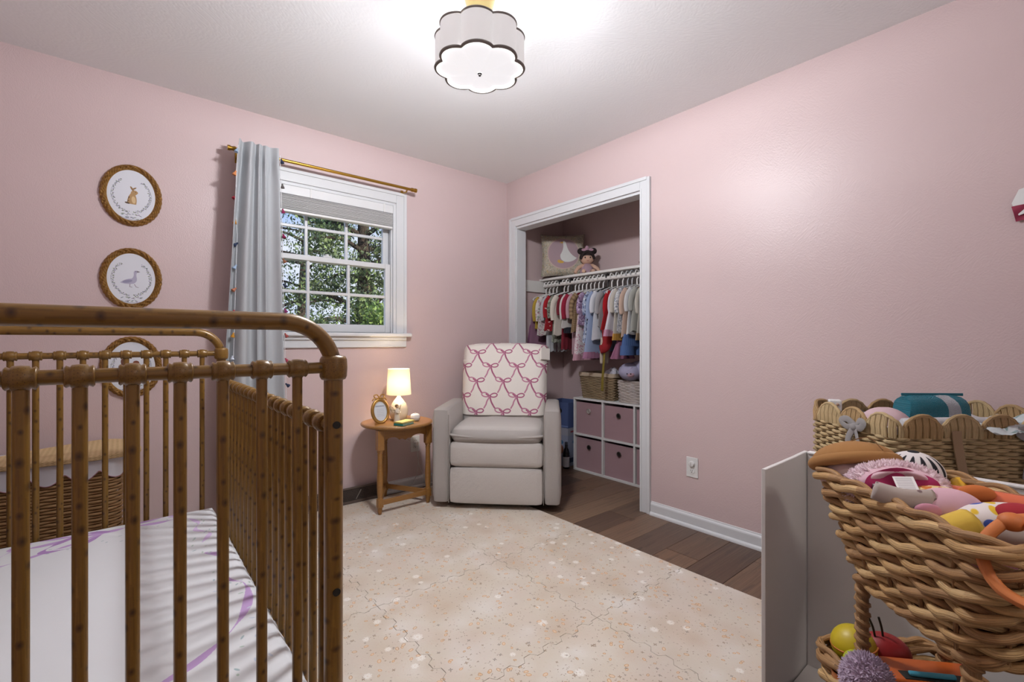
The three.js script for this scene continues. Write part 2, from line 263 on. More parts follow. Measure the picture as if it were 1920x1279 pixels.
// ---------- play mat of interlocking tiles ----------
{
  const S = 0.62, xs = [-0.51, -1.13, -1.75, -2.37, -2.99], zs = [0.07, 0.69, 1.31, 1.93, 2.54];
  const print = canvasTex(2048, 2048, (x, w, h) => {
    x.fillStyle = '#ccc2b3'; x.fillRect(0, 0, w, h);
    const wrap = (fn, px, py) => { for (const dx of [-w, 0, w]) for (const dy of [-h, 0, h]) { x.save(); x.translate(px + dx, py + dy); fn(); x.restore(); } };
    for (let k = 0; k < 260; k++) { const px = rnd() * w, py = rnd() * h, R = rr(60, 190), c = ['rgba(188,168,146,', 'rgba(220,217,212,', 'rgba(200,187,175,', 'rgba(206,190,176,'][k % 4]; wrap(() => { const g = x.createRadialGradient(0, 0, 0, 0, 0, R); g.addColorStop(0, c + '0.42)'); g.addColorStop(1, c + '0)'); x.fillStyle = g; x.fillRect(-R, -R, 2 * R, 2 * R); }, px, py); }
    for (let k = 0; k < 2600; k++) { const px = rnd() * w, py = rnd() * h, l = rr(3, 16), a = rr(0, 6.3); wrap(() => { x.rotate(a); x.fillStyle = `rgba(${180 + rr(-20, 30) | 0},${150 + rr(-20, 20) | 0},${122 + rr(-20, 20) | 0},${rr(0.15, 0.4)})`; x.fillRect(-l / 2, -1.2, l, 2.4); }, px, py); }
    for (let k = 0; k < 46; k++) { const px = rnd() * w, py = rnd() * h, R = rr(16, 34); wrap(() => { for (let p = 0; p < 7; p++) { x.fillStyle = 'rgba(236,234,228,0.5)'; x.beginPath(); x.ellipse(Math.cos(p * 0.9) * R * 0.5, Math.sin(p * 0.9) * R * 0.5, R * 0.5, R * 0.35, p * 0.9, 0, 7); x.fill(); } x.fillStyle = 'rgba(206,190,172,0.5)'; x.beginPath(); x.arc(0, 0, R * 0.25, 0, 7); x.fill(); }, px, py); }
    for (let k = 0; k < 620; k++) { const px = rnd() * w, py = rnd() * h, R = rr(7, 15), a = rr(0, 6.3), t = k % 5; wrap(() => { x.rotate(a); if (t < 3) { x.strokeStyle = ['#b98a58', '#c2956a', '#a98763'][t]; x.lineWidth = 4; x.beginPath(); x.ellipse(0, 0, R, R * 0.62, 0, 0, 7); x.stroke(); x.fillStyle = 'rgba(226,190,150,0.5)'; x.fill(); } else { x.fillStyle = t === 3 ? '#94806a' : '#8d8276'; for (let q = 0; q < 4; q++) { x.beginPath(); x.ellipse(Math.cos(q * 1.57) * R * 0.5, Math.sin(q * 1.57) * R * 0.5, R * 0.42, R * 0.22, q * 1.57, 0, 7); x.fill(); } } }, px, py); }
    for (let k = 0; k < 1900; k++) { const px = rnd() * w, py = rnd() * h, a = rr(0, 6.3), l = rr(6, 15); wrap(() => { x.rotate(a); x.fillStyle = `rgba(128,110,92,${rr(0.35, 0.75)})`; x.beginPath(); x.ellipse(0, 0, l / 2, 2.3, 0, 0, 7); x.fill(); }, px, py); }
  }, 1 / 1.24, 1 / 1.24);
  const m = mat('#ffffff', 0.42, { map: print, bumpMap: again(fineNoise, 3, 3), bumpScale: 0.0005 });
  const T = thing('play_mat', 'cream foam play mat of interlocking tiles printed with small flowers', 'play mat');
  const tooth = (s) => { const n = 7, f = (s * n) % 1, k = f < 0.22 ? -1 : f < 0.28 ? -1 + (f - 0.22) / 0.03 : f < 0.72 ? 1 : f < 0.78 ? 1 - (f - 0.72) / 0.03 : -1; return k * 0.011; };
  const seam = (p, q, inner) => { const out = [], N = 84; for (let i = 0; i <= N; i++) { const s = i / N; out.push([p[0] + (q[0] - p[0]) * s, p[1] + (q[1] - p[1]) * s, inner && s > 0.05 && s < 0.95 ? tooth(s) : 0]); } return out; };
  for (let i = 0; i < xs.length - 1; i++) for (let j = 0; j < zs.length - 1; j++) {
    const x1 = xs[i], x0 = xs[i + 1], z0 = zs[j], z1 = zs[j + 1], pts = [];
    for (const [x, z, o] of seam([x0, z0], [x1, z0], j > 0)) pts.push([x, z + o]);
    for (const [x, z, o] of seam([x1, z0], [x1, z1], i > 0)) pts.push([x + o, z]);
    for (const [x, z, o] of seam([x0, z1], [x1, z1], j < zs.length - 2).reverse()) pts.push([x, z + o]);
    for (const [x, z, o] of seam([x0, z0], [x0, z1], i < xs.length - 2).reverse()) pts.push([x + o, z]);
    const cx = (x0 + x1) / 2, cz = (z0 + z1) / 2, s = new THREE.Shape(); let last = null;
    for (const [x, z] of pts) { const X = cx + (x - cx) * 0.9968, Z = cz + (z - cz) * 0.9968; if (last && Math.hypot(X - last[0], Z - last[1]) < 1e-5) continue; last ? s.lineTo(X, -Z) : s.moveTo(X, -Z); last = [X, Z]; }
    const g = new THREE.ExtrudeGeometry(s, { depth: 0.011, bevelEnabled: false }); g.rotateX(-PI / 2); obj('tile', g, m, T);
  }
}
// ---------- crib ----------
const bronze = (() => {
  const t = canvasTex(128, 1024, (x, w, h) => {
    x.fillStyle = '#7c5a1f'; x.fillRect(0, 0, w, h);
    for (let k = 0; k < 300; k++) { x.strokeStyle = rnd() < 0.5 ? `rgba(60,36,12,${rr(0.05, 0.2)})` : `rgba(168,128,56,${rr(0.05, 0.2)})`; x.lineWidth = rr(1, 6); const X = rnd() * w, Y = rnd() * h; x.beginPath(); x.moveTo(X, Y); x.lineTo(X + rr(-6, 6), Y + rr(40, 200)); x.stroke(); }
    for (let r = 0; r < 15; r++) for (let k = 0; k < 2; k++) { const X = k * w / 2 + rr(5, 60), Y = r * h / 15 + rr(-20, 40), R = rr(4, 8); for (const dx of [-w, 0, w]) for (const dy of [-h, 0, h]) { const g = x.createRadialGradient(X + dx, Y + dy, 0, X + dx, Y + dy, R * 2); g.addColorStop(0, 'rgba(34,18,5,0.75)'); g.addColorStop(0.35, 'rgba(44,24,7,0.5)'); g.addColorStop(1, 'rgba(50,28,8,0)'); x.fillStyle = g; x.fillRect(X + dx - 2 * R, Y + dy - 2 * R, 4 * R, 4 * R); } }
  }, 10, 1 / 0.6);
  return mat('#ffffff', 0.34, { map: t, metalness: 0.12, clearcoat: 0.3, clearcoatRoughness: 0.3 });
})();
{
  const C = thing('crib', 'antique bronze metal crib with speckled spindles and rounded end rails', 'crib');
  const x1 = -2.215, x0 = -2.965, zn = 2.15, zf = 0.77, yr = 1.031, ya = 1.121;
  const collarProf = (r, l) => [[0.009, -l], [r * 0.8, -l], [r * 0.95, -l * 0.86], [r * 0.82, -l * 0.62], [r, -l * 0.5], [r * 1.04, 0], [r, l * 0.5], [r * 0.82, l * 0.62], [r * 0.95, l * 0.86], [r * 0.8, l], [0.009, l]];
  const collarX = lathe(collarProf(0.0178, 0.0172), 18); collarX.rotateZ(PI / 2);
  const collarZ = lathe(collarProf(0.0195, 0.018), 14); collarZ.rotateX(PI / 2);
  const postCap = lathe([[0.016, -0.026], [0.023, -0.024], [0.026, -0.018], [0.027, 0], [0.026, 0.016], [0.023, 0.022], [0.016, 0.024]], 22);
  const slatLen = (a, b) => { const g = sweep(spline([[0, a, 0], [0, b, 0]], 6), 0.0093, 10); return g; };
  const endSlat = slatLen(0.2, yr - 0.012), sideSlat = slatLen(0.2, 0.905);
  for (const z of [zn, zf]) {
    const E = new THREE.Group(); E.name = 'end_panel'; E.position.z = z; C.add(E);
    const arch = []; const R = 0.095;
    for (let k = 0; k <= 4; k++) arch.push(V(x0, yr - 0.01 + (ya - R - yr + 0.01) * k / 4, 0));
    for (let k = 1; k <= 12; k++) { const t = k / 12 * PI / 2; arch.push(V(x0 + R - Math.cos(t) * R, ya - R + Math.sin(t) * R, 0)); }
    for (let k = 1; k < 20; k++) arch.push(V(x0 + R + (x1 - x0 - 2 * R) * k / 20, ya, 0));
    for (let k = 0; k <= 12; k++) { const t = k / 12 * PI / 2; arch.push(V(x1 - R + Math.sin(t) * R, ya - R + Math.cos(t) * R, 0)); }
    for (let k = 1; k <= 4; k++) arch.push(V(x1, ya - R + (yr - 0.01 - ya + R) * k / 4, 0));
    obj('top_rail', sweep(arch, 0.0162, 16), bronze, E);
    obj('cross_rail', sweep(spline([[x0, yr, 0], [x1, yr, 0]], 10), 0.0112, 12), bronze, E);
    obj('bottom_rail', sweep(spline([[x0, 0.2, 0], [x1, 0.2, 0]], 10), 0.012, 10), bronze, E);
    for (const x of [x0, x1]) { obj('post', sweep(spline([[x, 0.014, 0], [x, yr, 0]], 20), 0.0182, 18), bronze, E); const c = obj('post_cap', postCap, bronze, E); c.position.set(x, yr, 0); }
    for (let k = 0; k < 11; k++) { const x = x1 - 0.0685 - 0.0613 * k; const s = obj('spindle', endSlat, bronze, E); s.position.x = x; const c = obj('collar', collarX, bronze, E); c.position.set(x, yr, 0); }
    for (const y of [0.917, 0.585]) for (const x of [x0, x1]) { const g = cyl(0.0075, 0.006, 0, 0, 0, 14); g.rotateX(PI / 2); const b = obj('bolt', g, M.black, E); b.position.set(x, y, z > 1 ? 0.0175 : -0.0175); }
  }
  for (const x of [x1, x0]) {
    const E = new THREE.Group(); E.name = 'side_panel'; E.position.x = x; C.add(E);
    obj('side_rail', sweep(spline([[0, 0.912, zf], [0, 0.912, zn]], 30), 0.0105, 12), bronze, E);
    obj('bottom_rail', sweep(spline([[0, 0.2, zf], [0, 0.2, zn]], 10), 0.012, 10), bronze, E);
    for (let k = 1; k <= 20; k++) { const z = zf + (zn - zf) * k / 21; const s = obj('spindle', sideSlat, bronze, E); s.position.z = z; const c = obj('collar', collarZ, bronze, E); c.position.set(0, 0.912, z); }
  }
  obj('mattress_support', [span(x0 + 0.02, x1 - 0.02, 0.225, 0.245, zf + 0.02, zn - 0.02)], M.dark, C);
}
{ // mattress in its fitted sheet
  const X0 = -2.94, X1 = -2.24, Z0 = 0.8, Z1 = 2.12, y0 = 0.247, y1 = 0.395;
  const sheet = canvasTex(1060, 2000, (x, w, h) => {
    x.fillStyle = '#d2d3d5'; x.fillRect(0, 0, w, h);
    const P = (X, Z) => [(X - X0) / (X1 - X0) * w, (Z - Z0) / (Z1 - Z0) * h];
    const ribbon = (pts, wd, col) => { const c = spline(pts.map(([a, b]) => { const q = P(a, b); return [q[0], q[1], 0]; }), 70); for (let i = 0; i < c.length - 1; i++) { x.strokeStyle = col; x.lineWidth = 1.5 * wd * (0.55 + 0.45 * Math.sin(i * 0.33)); x.lineCap = 'round'; x.beginPath(); x.moveTo(c[i].x, c[i].y); x.lineTo(c[i + 1].x, c[i + 1].y); x.stroke(); } };
    const L = '#b697c4', D = '#a37fb4', pale = '#c9b2d3';
    const half = (s) => {                       // s = 1 for the closet side, -1 mirrored
      const m = (a) => s > 0 ? a : X0 + X1 - a;
      ribbon([[m(-2.59), 0.88], [m(-2.54), 0.87], [m(-2.47), 0.84], [m(-2.40), 0.83], [m(-2.36), 0.87], [m(-2.42), 0.89], [m(-2.5), 0.875]], 26, L);
      ribbon([[m(-2.40), 0.84], [m(-2.35), 0.9], [m(-2.32), 0.98], [m(-2.335), 1.06], [m(-2.30), 1.12], [m(-2.33), 1.2]], 18, pale);
      ribbon([[m(-2.33), 1.3], [m(-2.29), 1.36], [m(-2.30), 1.45], [m(-2.315), 1.52], [m(-2.275), 1.6], [m(-2.29), 1.72], [m(-2.34), 1.82], [m(-2.42), 1.9], [m(-2.5), 1.94]], 24, L);
      ribbon([[m(-2.5), 1.94], [m(-2.56), 1.9], [m(-2.6), 1.95], [m(-2.53), 2.0], [m(-2.45), 1.96]], 22, D);
      for (let k = 0; k < 46; k++) { const q = P(m(-2.31 + rr(-0.05, 0.05)), rr(0.95, 2.0)); x.fillStyle = ['#9fb0b4', '#a9b9ae', '#b9c0cc'][k % 3]; x.save(); x.translate(...q); x.rotate(rr(0, 6.3)); x.beginPath(); x.ellipse(0, 0, rr(6, 12), 4, 0, 0, 7); x.fill(); x.restore(); }
    };
    half(1); half(-1);
    ribbon([[-2.59, 0.88], [-2.66, 0.93], [-2.72, 0.96], [-2.8, 1.0], [-2.9, 1.02]], 18, L);
    ribbon([[-2.58, 0.875], [-2.64, 0.85], [-2.71, 0.9], [-2.74, 0.96], [-2.66, 0.965], [-2.6, 0.9]], 24, D);
    for (let k = 0; k < 20; k++) { const q = P(rr(X0 + 0.05, X1 - 0.05), rr(0.84, 1.02)); x.fillStyle = 'rgba(160,176,176,0.8)'; x.beginPath(); x.ellipse(...q, 8, 4, rnd() * 6, 0, 7); x.fill(); }
  });
  const nx = 48, nz = 90, W = X1 - X0, D = Z1 - Z0;
  const top = surf((u, v) => {
    const ex = Math.min(u, 1 - u) * W, ez = Math.min(v, 1 - v) * D, e = Math.min(ex, ez), drop = e < 0.035 ? 0.035 - Math.sqrt(Math.max(0, 0.035 * 0.035 - (0.035 - e) ** 2)) : 0;
    const wr = 0.0028 * Math.sin(v * 150 + fbm(u * 3, v * 8, 1) * 6) * Math.exp(-ex / 0.07) + 0.0035 * fbm(u * 5, v * 7, 3);
    return [X0 + u * W, y1 - drop + wr, Z0 + v * D, u, 1 - v];
  }, nx, nz);
  const side = (f) => surf(f, 60, 4);
  const rip = (s) => 0.003 * Math.sin(s * 110);
  const wh = mat('#d2d3d5', 0.85);
  const T = thing('crib_mattress', 'crib mattress in a white fitted sheet printed with lilac ribbons', 'mattress');
  obj('sheet_top', top, mat('#ffffff', 0.85, { map: sheet }), T);
  obj('mattress_body', [span(X0 + 0.004, X1 - 0.004, y0, y1 - 0.03, Z0 + 0.004, Z1 - 0.004, 0.02),
    side((u, v) => [X1 + rip(u) * v, y0 + v * (y1 - 0.035 - y0), Z1 - u * D]), side((u, v) => [X0 - rip(u) * v, y0 + v * (y1 - 0.035 - y0), Z0 + u * D]), side((u, v) => [X0 + u * W, y0 + v * (y1 - 0.035 - y0), Z1 + rip(u) * v]), side((u, v) => [X1 - u * W, y0 + v * (y1 - 0.035 - y0), Z0 - rip(u) * v])], wh, T);
}
// ---------- wicker helpers ----------
function rrPath(w, d, r, n) { // rounded rectangle, points with outward normals, counted evenly
  const seg = [], L1 = w - 2 * r, L2 = d - 2 * r, A = PI * r / 2, tot = 2 * (L1 + L2) + 4 * A, out = [];
  for (let i = 0; i < n; i++) {
    let s = i / n * tot; const c = [[w / 2 - r, d / 2 - r, PI / 2, -1], [w / 2 - r, -(d / 2 - r)], [-(w / 2 - r), -(d / 2 - r)], [-(w / 2 - r), d / 2 - r]];
    const arc = (cx, cz, a0) => { const a = a0 - s / r; return [cx + Math.cos(a) * r, cz + Math.sin(a) * r, Math.cos(a), Math.sin(a)]; };
    let p;
    if (s < L1) p = [-L1 / 2 + s, d / 2, 0, 1];
    else if ((s -= L1) < A) p = arc(c[0][0], c[0][1], PI / 2);
    else if ((s -= A) < L2) p = [w / 2, L2 / 2 - s, 1, 0];
    else if ((s -= L2) < A) p = arc(c[1][0], c[1][1], 0);
    else if ((s -= A) < L1) p = [L1 / 2 - s, -d / 2, 0, -1];
    else if ((s -= L1) < A) p = arc(c[2][0], c[2][1], -PI / 2);
    else if ((s -= A) < L2) p = [-w / 2, -L2 / 2 + s, -1, 0];
    else { s -= L2; p = arc(c[3][0], c[3][1], -PI); }
    out.push(p);
  }
  out.total = tot; return out;
}
// one row of weaving round a path: in front of one stake, behind the next
function weave(path, scale, y, r, stakes, phase, amp, vert = 0, radial = 6, jitter = 0) {
  const n = path.length, j0 = rnd() * 50;
  return sweep(path.map(([x, z, nx, nz], i) => {
    const t = PI * stakes * i / n + phase, o = amp * Math.cos(t), q = jitter ? jitter * noise.noise(i * 0.13, j0, 0) : 0;
    return V(x * scale[0] + nx * (o + q), y + vert * Math.sin(t) + q * 0.7, z * scale[1] + nz * (o + q));
  }), jitter ? (s) => r * (1 + 0.22 * noise.noise(s * 40, j0, 3)) : r, radial, true);
}
const fibre = canvasTex(128, 512, (x, w, h) => { x.fillStyle = '#dcdcdc'; x.fillRect(0, 0, w, h); for (let k = 0; k < 420; k++) { const v = rnd() < 0.55 ? 255 : 150, X = rnd() * w, Y = rnd() * h; x.strokeStyle = `rgba(${v},${v - 6},${v - 16},${rr(0.1, 0.4)})`; x.lineWidth = rr(1, 5); x.beginPath(); x.moveTo(X, Y); x.lineTo(X + rr(-6, 6), Y + rr(60, 260)); x.stroke(); } }, 10, 5);
const cane = (c, r) => mat(c, r, { map: fibre, bumpMap: fibre, bumpScale: 0.002 });
const wicker = {
  tan: cane('#c9a878', 0.75), straw: cane('#d6bd90', 0.8), brown: cane('#a67d52', 0.75), honey: cane('#c69d68', 0.66), honey2: cane('#b2885a', 0.66), honey3: cane('#d6b17c', 0.66), white: cane('#e4dbd9', 0.75), taupe: cane('#b29c7c', 0.8),
};
{ // hamper behind the crib
  const H = thing('laundry_hamper', 'woven wicker hamper with straw lid and scalloped white liner behind the crib', 'hamper', [-2.765, 0.0118, 0.255]);
  const path = rrPath(0.44, 0.35, 0.05, 240), rows = [];
  for (let k = 0; k < 42; k++) rows.push(weave(path, [1, 1], 0.012 + k * 0.0128, 0.0058, 34, k * PI, 0.0035, 0, 5));
  const b = obj('woven_body', rows, mat('#a37f55', 0.75), H);
  obj('inner_wall', [span(-0.205, 0.205, 0.005, 0.53, -0.16, 0.16, 0.04)], mat('#a37f55', 0.75), H);
  // liner cuff
  const cuff = slab((u, v) => { const p = path[Math.round(u * 240) % 240], sc = 0.045 + 0.04 * Math.abs(Math.sin(u * PI * 14)); return [p[0] + p[2] * 0.011, 0.565 - v * sc, p[1] + p[3] * 0.011]; }, 240, 4, 0.002);
  const lc = obj('liner', cuff, mat('#d9d8de', 0.9), H);
  obj('liner_edging', sweep(path.map((p, i) => V(p[0] + p[2] * 0.012, 0.565 - (0.045 + 0.04 * Math.abs(Math.sin(i / 240 * PI * 14))), p[1] + p[3] * 0.012)), 0.0022, 5, true), mat('#b98a98', 0.9), lc);
  const s = new THREE.Shape(); const pl = [[-0.225, 0.19], [0.23, 0.19], [0.285, 0.02], [0.25, -0.14], [0.12, -0.215], [-0.2, -0.02]].map(([a, c]) => new THREE.Vector2(a, -c)); s.setFromPoints(new THREE.SplineCurve([...pl, pl[0]]).getPoints(60).slice(0, -1));
  const tx = canvasTex(256, 256, (x, w, h) => { x.fillStyle = '#c9ad80'; x.fillRect(0, 0, w, h); for (let j = 0; j < 32; j++) for (let i = 0; i < 16; i++) { x.fillStyle = `rgba(${(i + j) % 2 ? '120,92,54' : '226,204,160'},${rr(0.1, 0.35)})`; x.fillRect(i * 16 + (j % 2) * 8, j * 8, 13, 5); } }, 7, 7);
  const lg = new THREE.ExtrudeGeometry(s, { depth: 0.012, bevelEnabled: true, bevelSize: 0.004, bevelThickness: 0.004, bevelSegments: 2 }); lg.rotateX(-PI / 2); lg.translate(0, 0.569, 0);
  obj('lid', lg, mat('#ffffff', 0.85, { map: tx, bumpMap: tx, bumpScale: 0.003 }), H);
}
// ---------- oval pictures ----------
{
  const gilt = mat('#9a7238', 0.36, { metalness: 0.55, bumpMap: again(fineNoise, 1, 1), bumpScale: 0.001 });
  const a = 0.126, b = 0.158;
  // frame cross-section swept round the oval, carved with leaf swirls
  const nu = 220, nv = 18;
  const fg = surf((u, v) => {
    const t = u * 2 * PI, w = v; // 0 outer edge at wall, 1 inner edge
    const k = 1 - 0.235 * w, lift = w < 0.06 ? w / 0.06 * 0.008 : w > 0.92 ? 0.006 + (1 - w) / 0.08 * 0.006 : 0.008 + 0.012 * Math.sin((w - 0.06) / 0.86 * PI);
    const carve = w > 0.08 && w < 0.86 ? 0.0048 * Math.sin(t * 24 + w * 9 + 1.5 * Math.sin(t * 7)) * Math.sin((w - 0.08) / 0.78 * PI) + 0.003 * Math.sin(t * 53 - w * 14) : 0;
    const edge = w < 0.05 ? 0.0012 * Math.sin(t * 40) : 0;
    return [Math.cos(t) * (a * k + edge), Math.sin(t) * (b - a + a * k + edge), lift + carve];
  }, nu, nv);
  const paint = (draw) => canvasTex(512, 640, (x, w, h) => {
    x.fillStyle = '#d3d6dd'; x.fillRect(0, 0, w, h);
    x.save(); x.translate(w / 2, h / 2); x.scale(1.17, 1.12);
    for (let k = 0; k < 120; k++) { // wreath of sprigs, open at the top
      const t = -PI / 2 + (k % 2 ? 1 : -1) * (0.55 + (k / 120) * 2.5), R = 1 + rr(-0.07, 0.07), px = Math.cos(t) * 165 * R, py = Math.sin(t) * 190 * R;
      x.fillStyle = ['#7f8577', '#8b8fa8', '#5e6268', '#9a93ad', '#8f9a86'][k % 5]; x.beginPath(); x.ellipse(px, py, rr(5, 12), rr(2.5, 5), t + rr(-1, 1), 0, 7); x.fill();
    }
    x.strokeStyle = '#87909a'; x.lineWidth = 3; for (const s of [-1, 1]) { x.beginPath(); x.arc(0, 0, 178, -PI / 2 + s * 0.55, -PI / 2 + s * 2.6, s < 0); x.stroke(); }
    x.strokeStyle = '#8b8797'; x.lineWidth = 5; x.beginPath(); x.moveTo(-190, 225); x.quadraticCurveTo(-110, 235, -60, 262); x.quadraticCurveTo(40, 285, 190, 240); x.stroke();
    for (let k = 0; k < 26; k++) { x.fillStyle = ['#8c9684', '#7d8794', '#9a8fa6'][k % 3]; x.beginPath(); x.ellipse(rr(-90, 90), rr(205, 225) + 40 * (k % 2), rr(8, 16), 4, rr(-0.6, 0.6), 0, 7); x.fill(); }
    draw(x); x.restore();
  });
  const rabbit = (x) => {
    x.fillStyle = '#a98658'; x.beginPath(); x.moveTo(-40, 95); x.quadraticCurveTo(-38, 20, -8, -20); x.quadraticCurveTo(-6, -50, 18, -62); x.quadraticCurveTo(50, -60, 58, -36); x.quadraticCurveTo(46, -14, 34, -8); x.quadraticCurveTo(52, 40, 40, 98); x.closePath(); x.fill();
    x.fillStyle = '#8b6b44'; x.beginPath(); x.ellipse(4, -74, 9, 30, -0.5, 0, 7); x.fill(); x.beginPath(); x.ellipse(22, -78, 8, 26, 0.9, 0, 7); x.fill();
    x.fillStyle = '#cdb184'; x.beginPath(); x.ellipse(18, 48, 18, 40, -0.1, 0, 7); x.fill();
    x.fillStyle = '#4a3826'; x.beginPath(); x.ellipse(-38, 88, 22, 9, 0.2, 0, 7); x.fill(); x.beginPath(); x.arc(36, -40, 4, 0, 7); x.fill(); x.fillRect(-30, 20, 14, 8); x.fillRect(-34, 60, 12, 8);
    x.strokeStyle = '#5d4730'; x.lineWidth = 4; x.beginPath(); x.moveTo(-20, 10); x.quadraticCurveTo(-34, 50, -36, 92); x.stroke();
  };
  const goose = (x) => {
    x.fillStyle = '#a9a5bb'; x.beginPath(); x.moveTo(-100, 50); x.quadraticCurveTo(-60, 6, 0, 0); x.quadraticCurveTo(24, -20, 18, -66); x.quadraticCurveTo(20, -96, 46, -92); x.quadraticCurveTo(58, -84, 50, -68); x.quadraticCurveTo(38, -60, 44, -20); x.quadraticCurveTo(56, 30, 20, 54); x.quadraticCurveTo(-40, 72, -100, 50); x.fill();
    x.fillStyle = '#8d89a3'; x.beginPath(); x.ellipse(-36, 32, 44, 16, -0.25, 0, 7); x.fill(); x.fillStyle = '#6f6a6f'; x.beginPath(); x.moveTo(46, -92); x.lineTo(78, -80); x.lineTo(50, -70); x.fill();
    x.strokeStyle = '#7b6f78'; x.lineWidth = 5; for (const [p, q] of [[-28, -16], [10, 40]]) { x.beginPath(); x.moveTo(p + 14, 60); x.lineTo(q, 92); x.lineTo(q + 22, 96); x.stroke(); }
    x.fillStyle = '#2c2a30'; x.beginPath(); x.arc(38, -80, 4, 0, 7); x.fill();
  };
  const squirrel = (x) => {
    x.fillStyle = '#7a4630'; x.beginPath(); x.ellipse(0, 20, 46, 56, 0.3, 0, 7); x.fill(); x.beginPath(); x.ellipse(40, -46, 28, 24, 0, 0, 7); x.fill(); x.fillStyle = '#5e3524'; x.beginPath(); x.ellipse(-62, -30, 26, 66, -0.3, 0, 7); x.fill(); x.fillStyle = '#c9a27e'; x.beginPath(); x.ellipse(18, 30, 18, 34, 0.2, 0, 7); x.fill();
  };
  const pics = [[1.833, rabbit, 'gilt oval picture of a standing brown rabbit on the window wall'], [1.405, goose, 'gilt oval picture of a walking grey goose on the window wall'], [0.95, squirrel, 'gilt oval picture of a small reddish animal behind the crib rails']];
  for (const [y, d, label] of pics) {
    const T = thing('oval_picture', label, 'picture', [-2.503, y, 0.002], 0, 'oval pictures hung in a column');
    obj('frame', fg, gilt, T);
    const g = new THREE.CircleGeometry(1, 60); g.scale(a * 0.79, b - a + a * 0.79, 1); g.translate(0, 0, 0.007); obj('picture_print', g, mat('#ffffff', 0.5, { map: paint(d) }), T);
    obj('backing', [(() => { const q = new THREE.CylinderGeometry(1, 1, 0.006, 48); q.rotateX(PI / 2); q.scale(a * 0.97, b * 0.97, 1); q.translate(0, 0, 0.003); return q; })()], M.dark, T);
  }
}
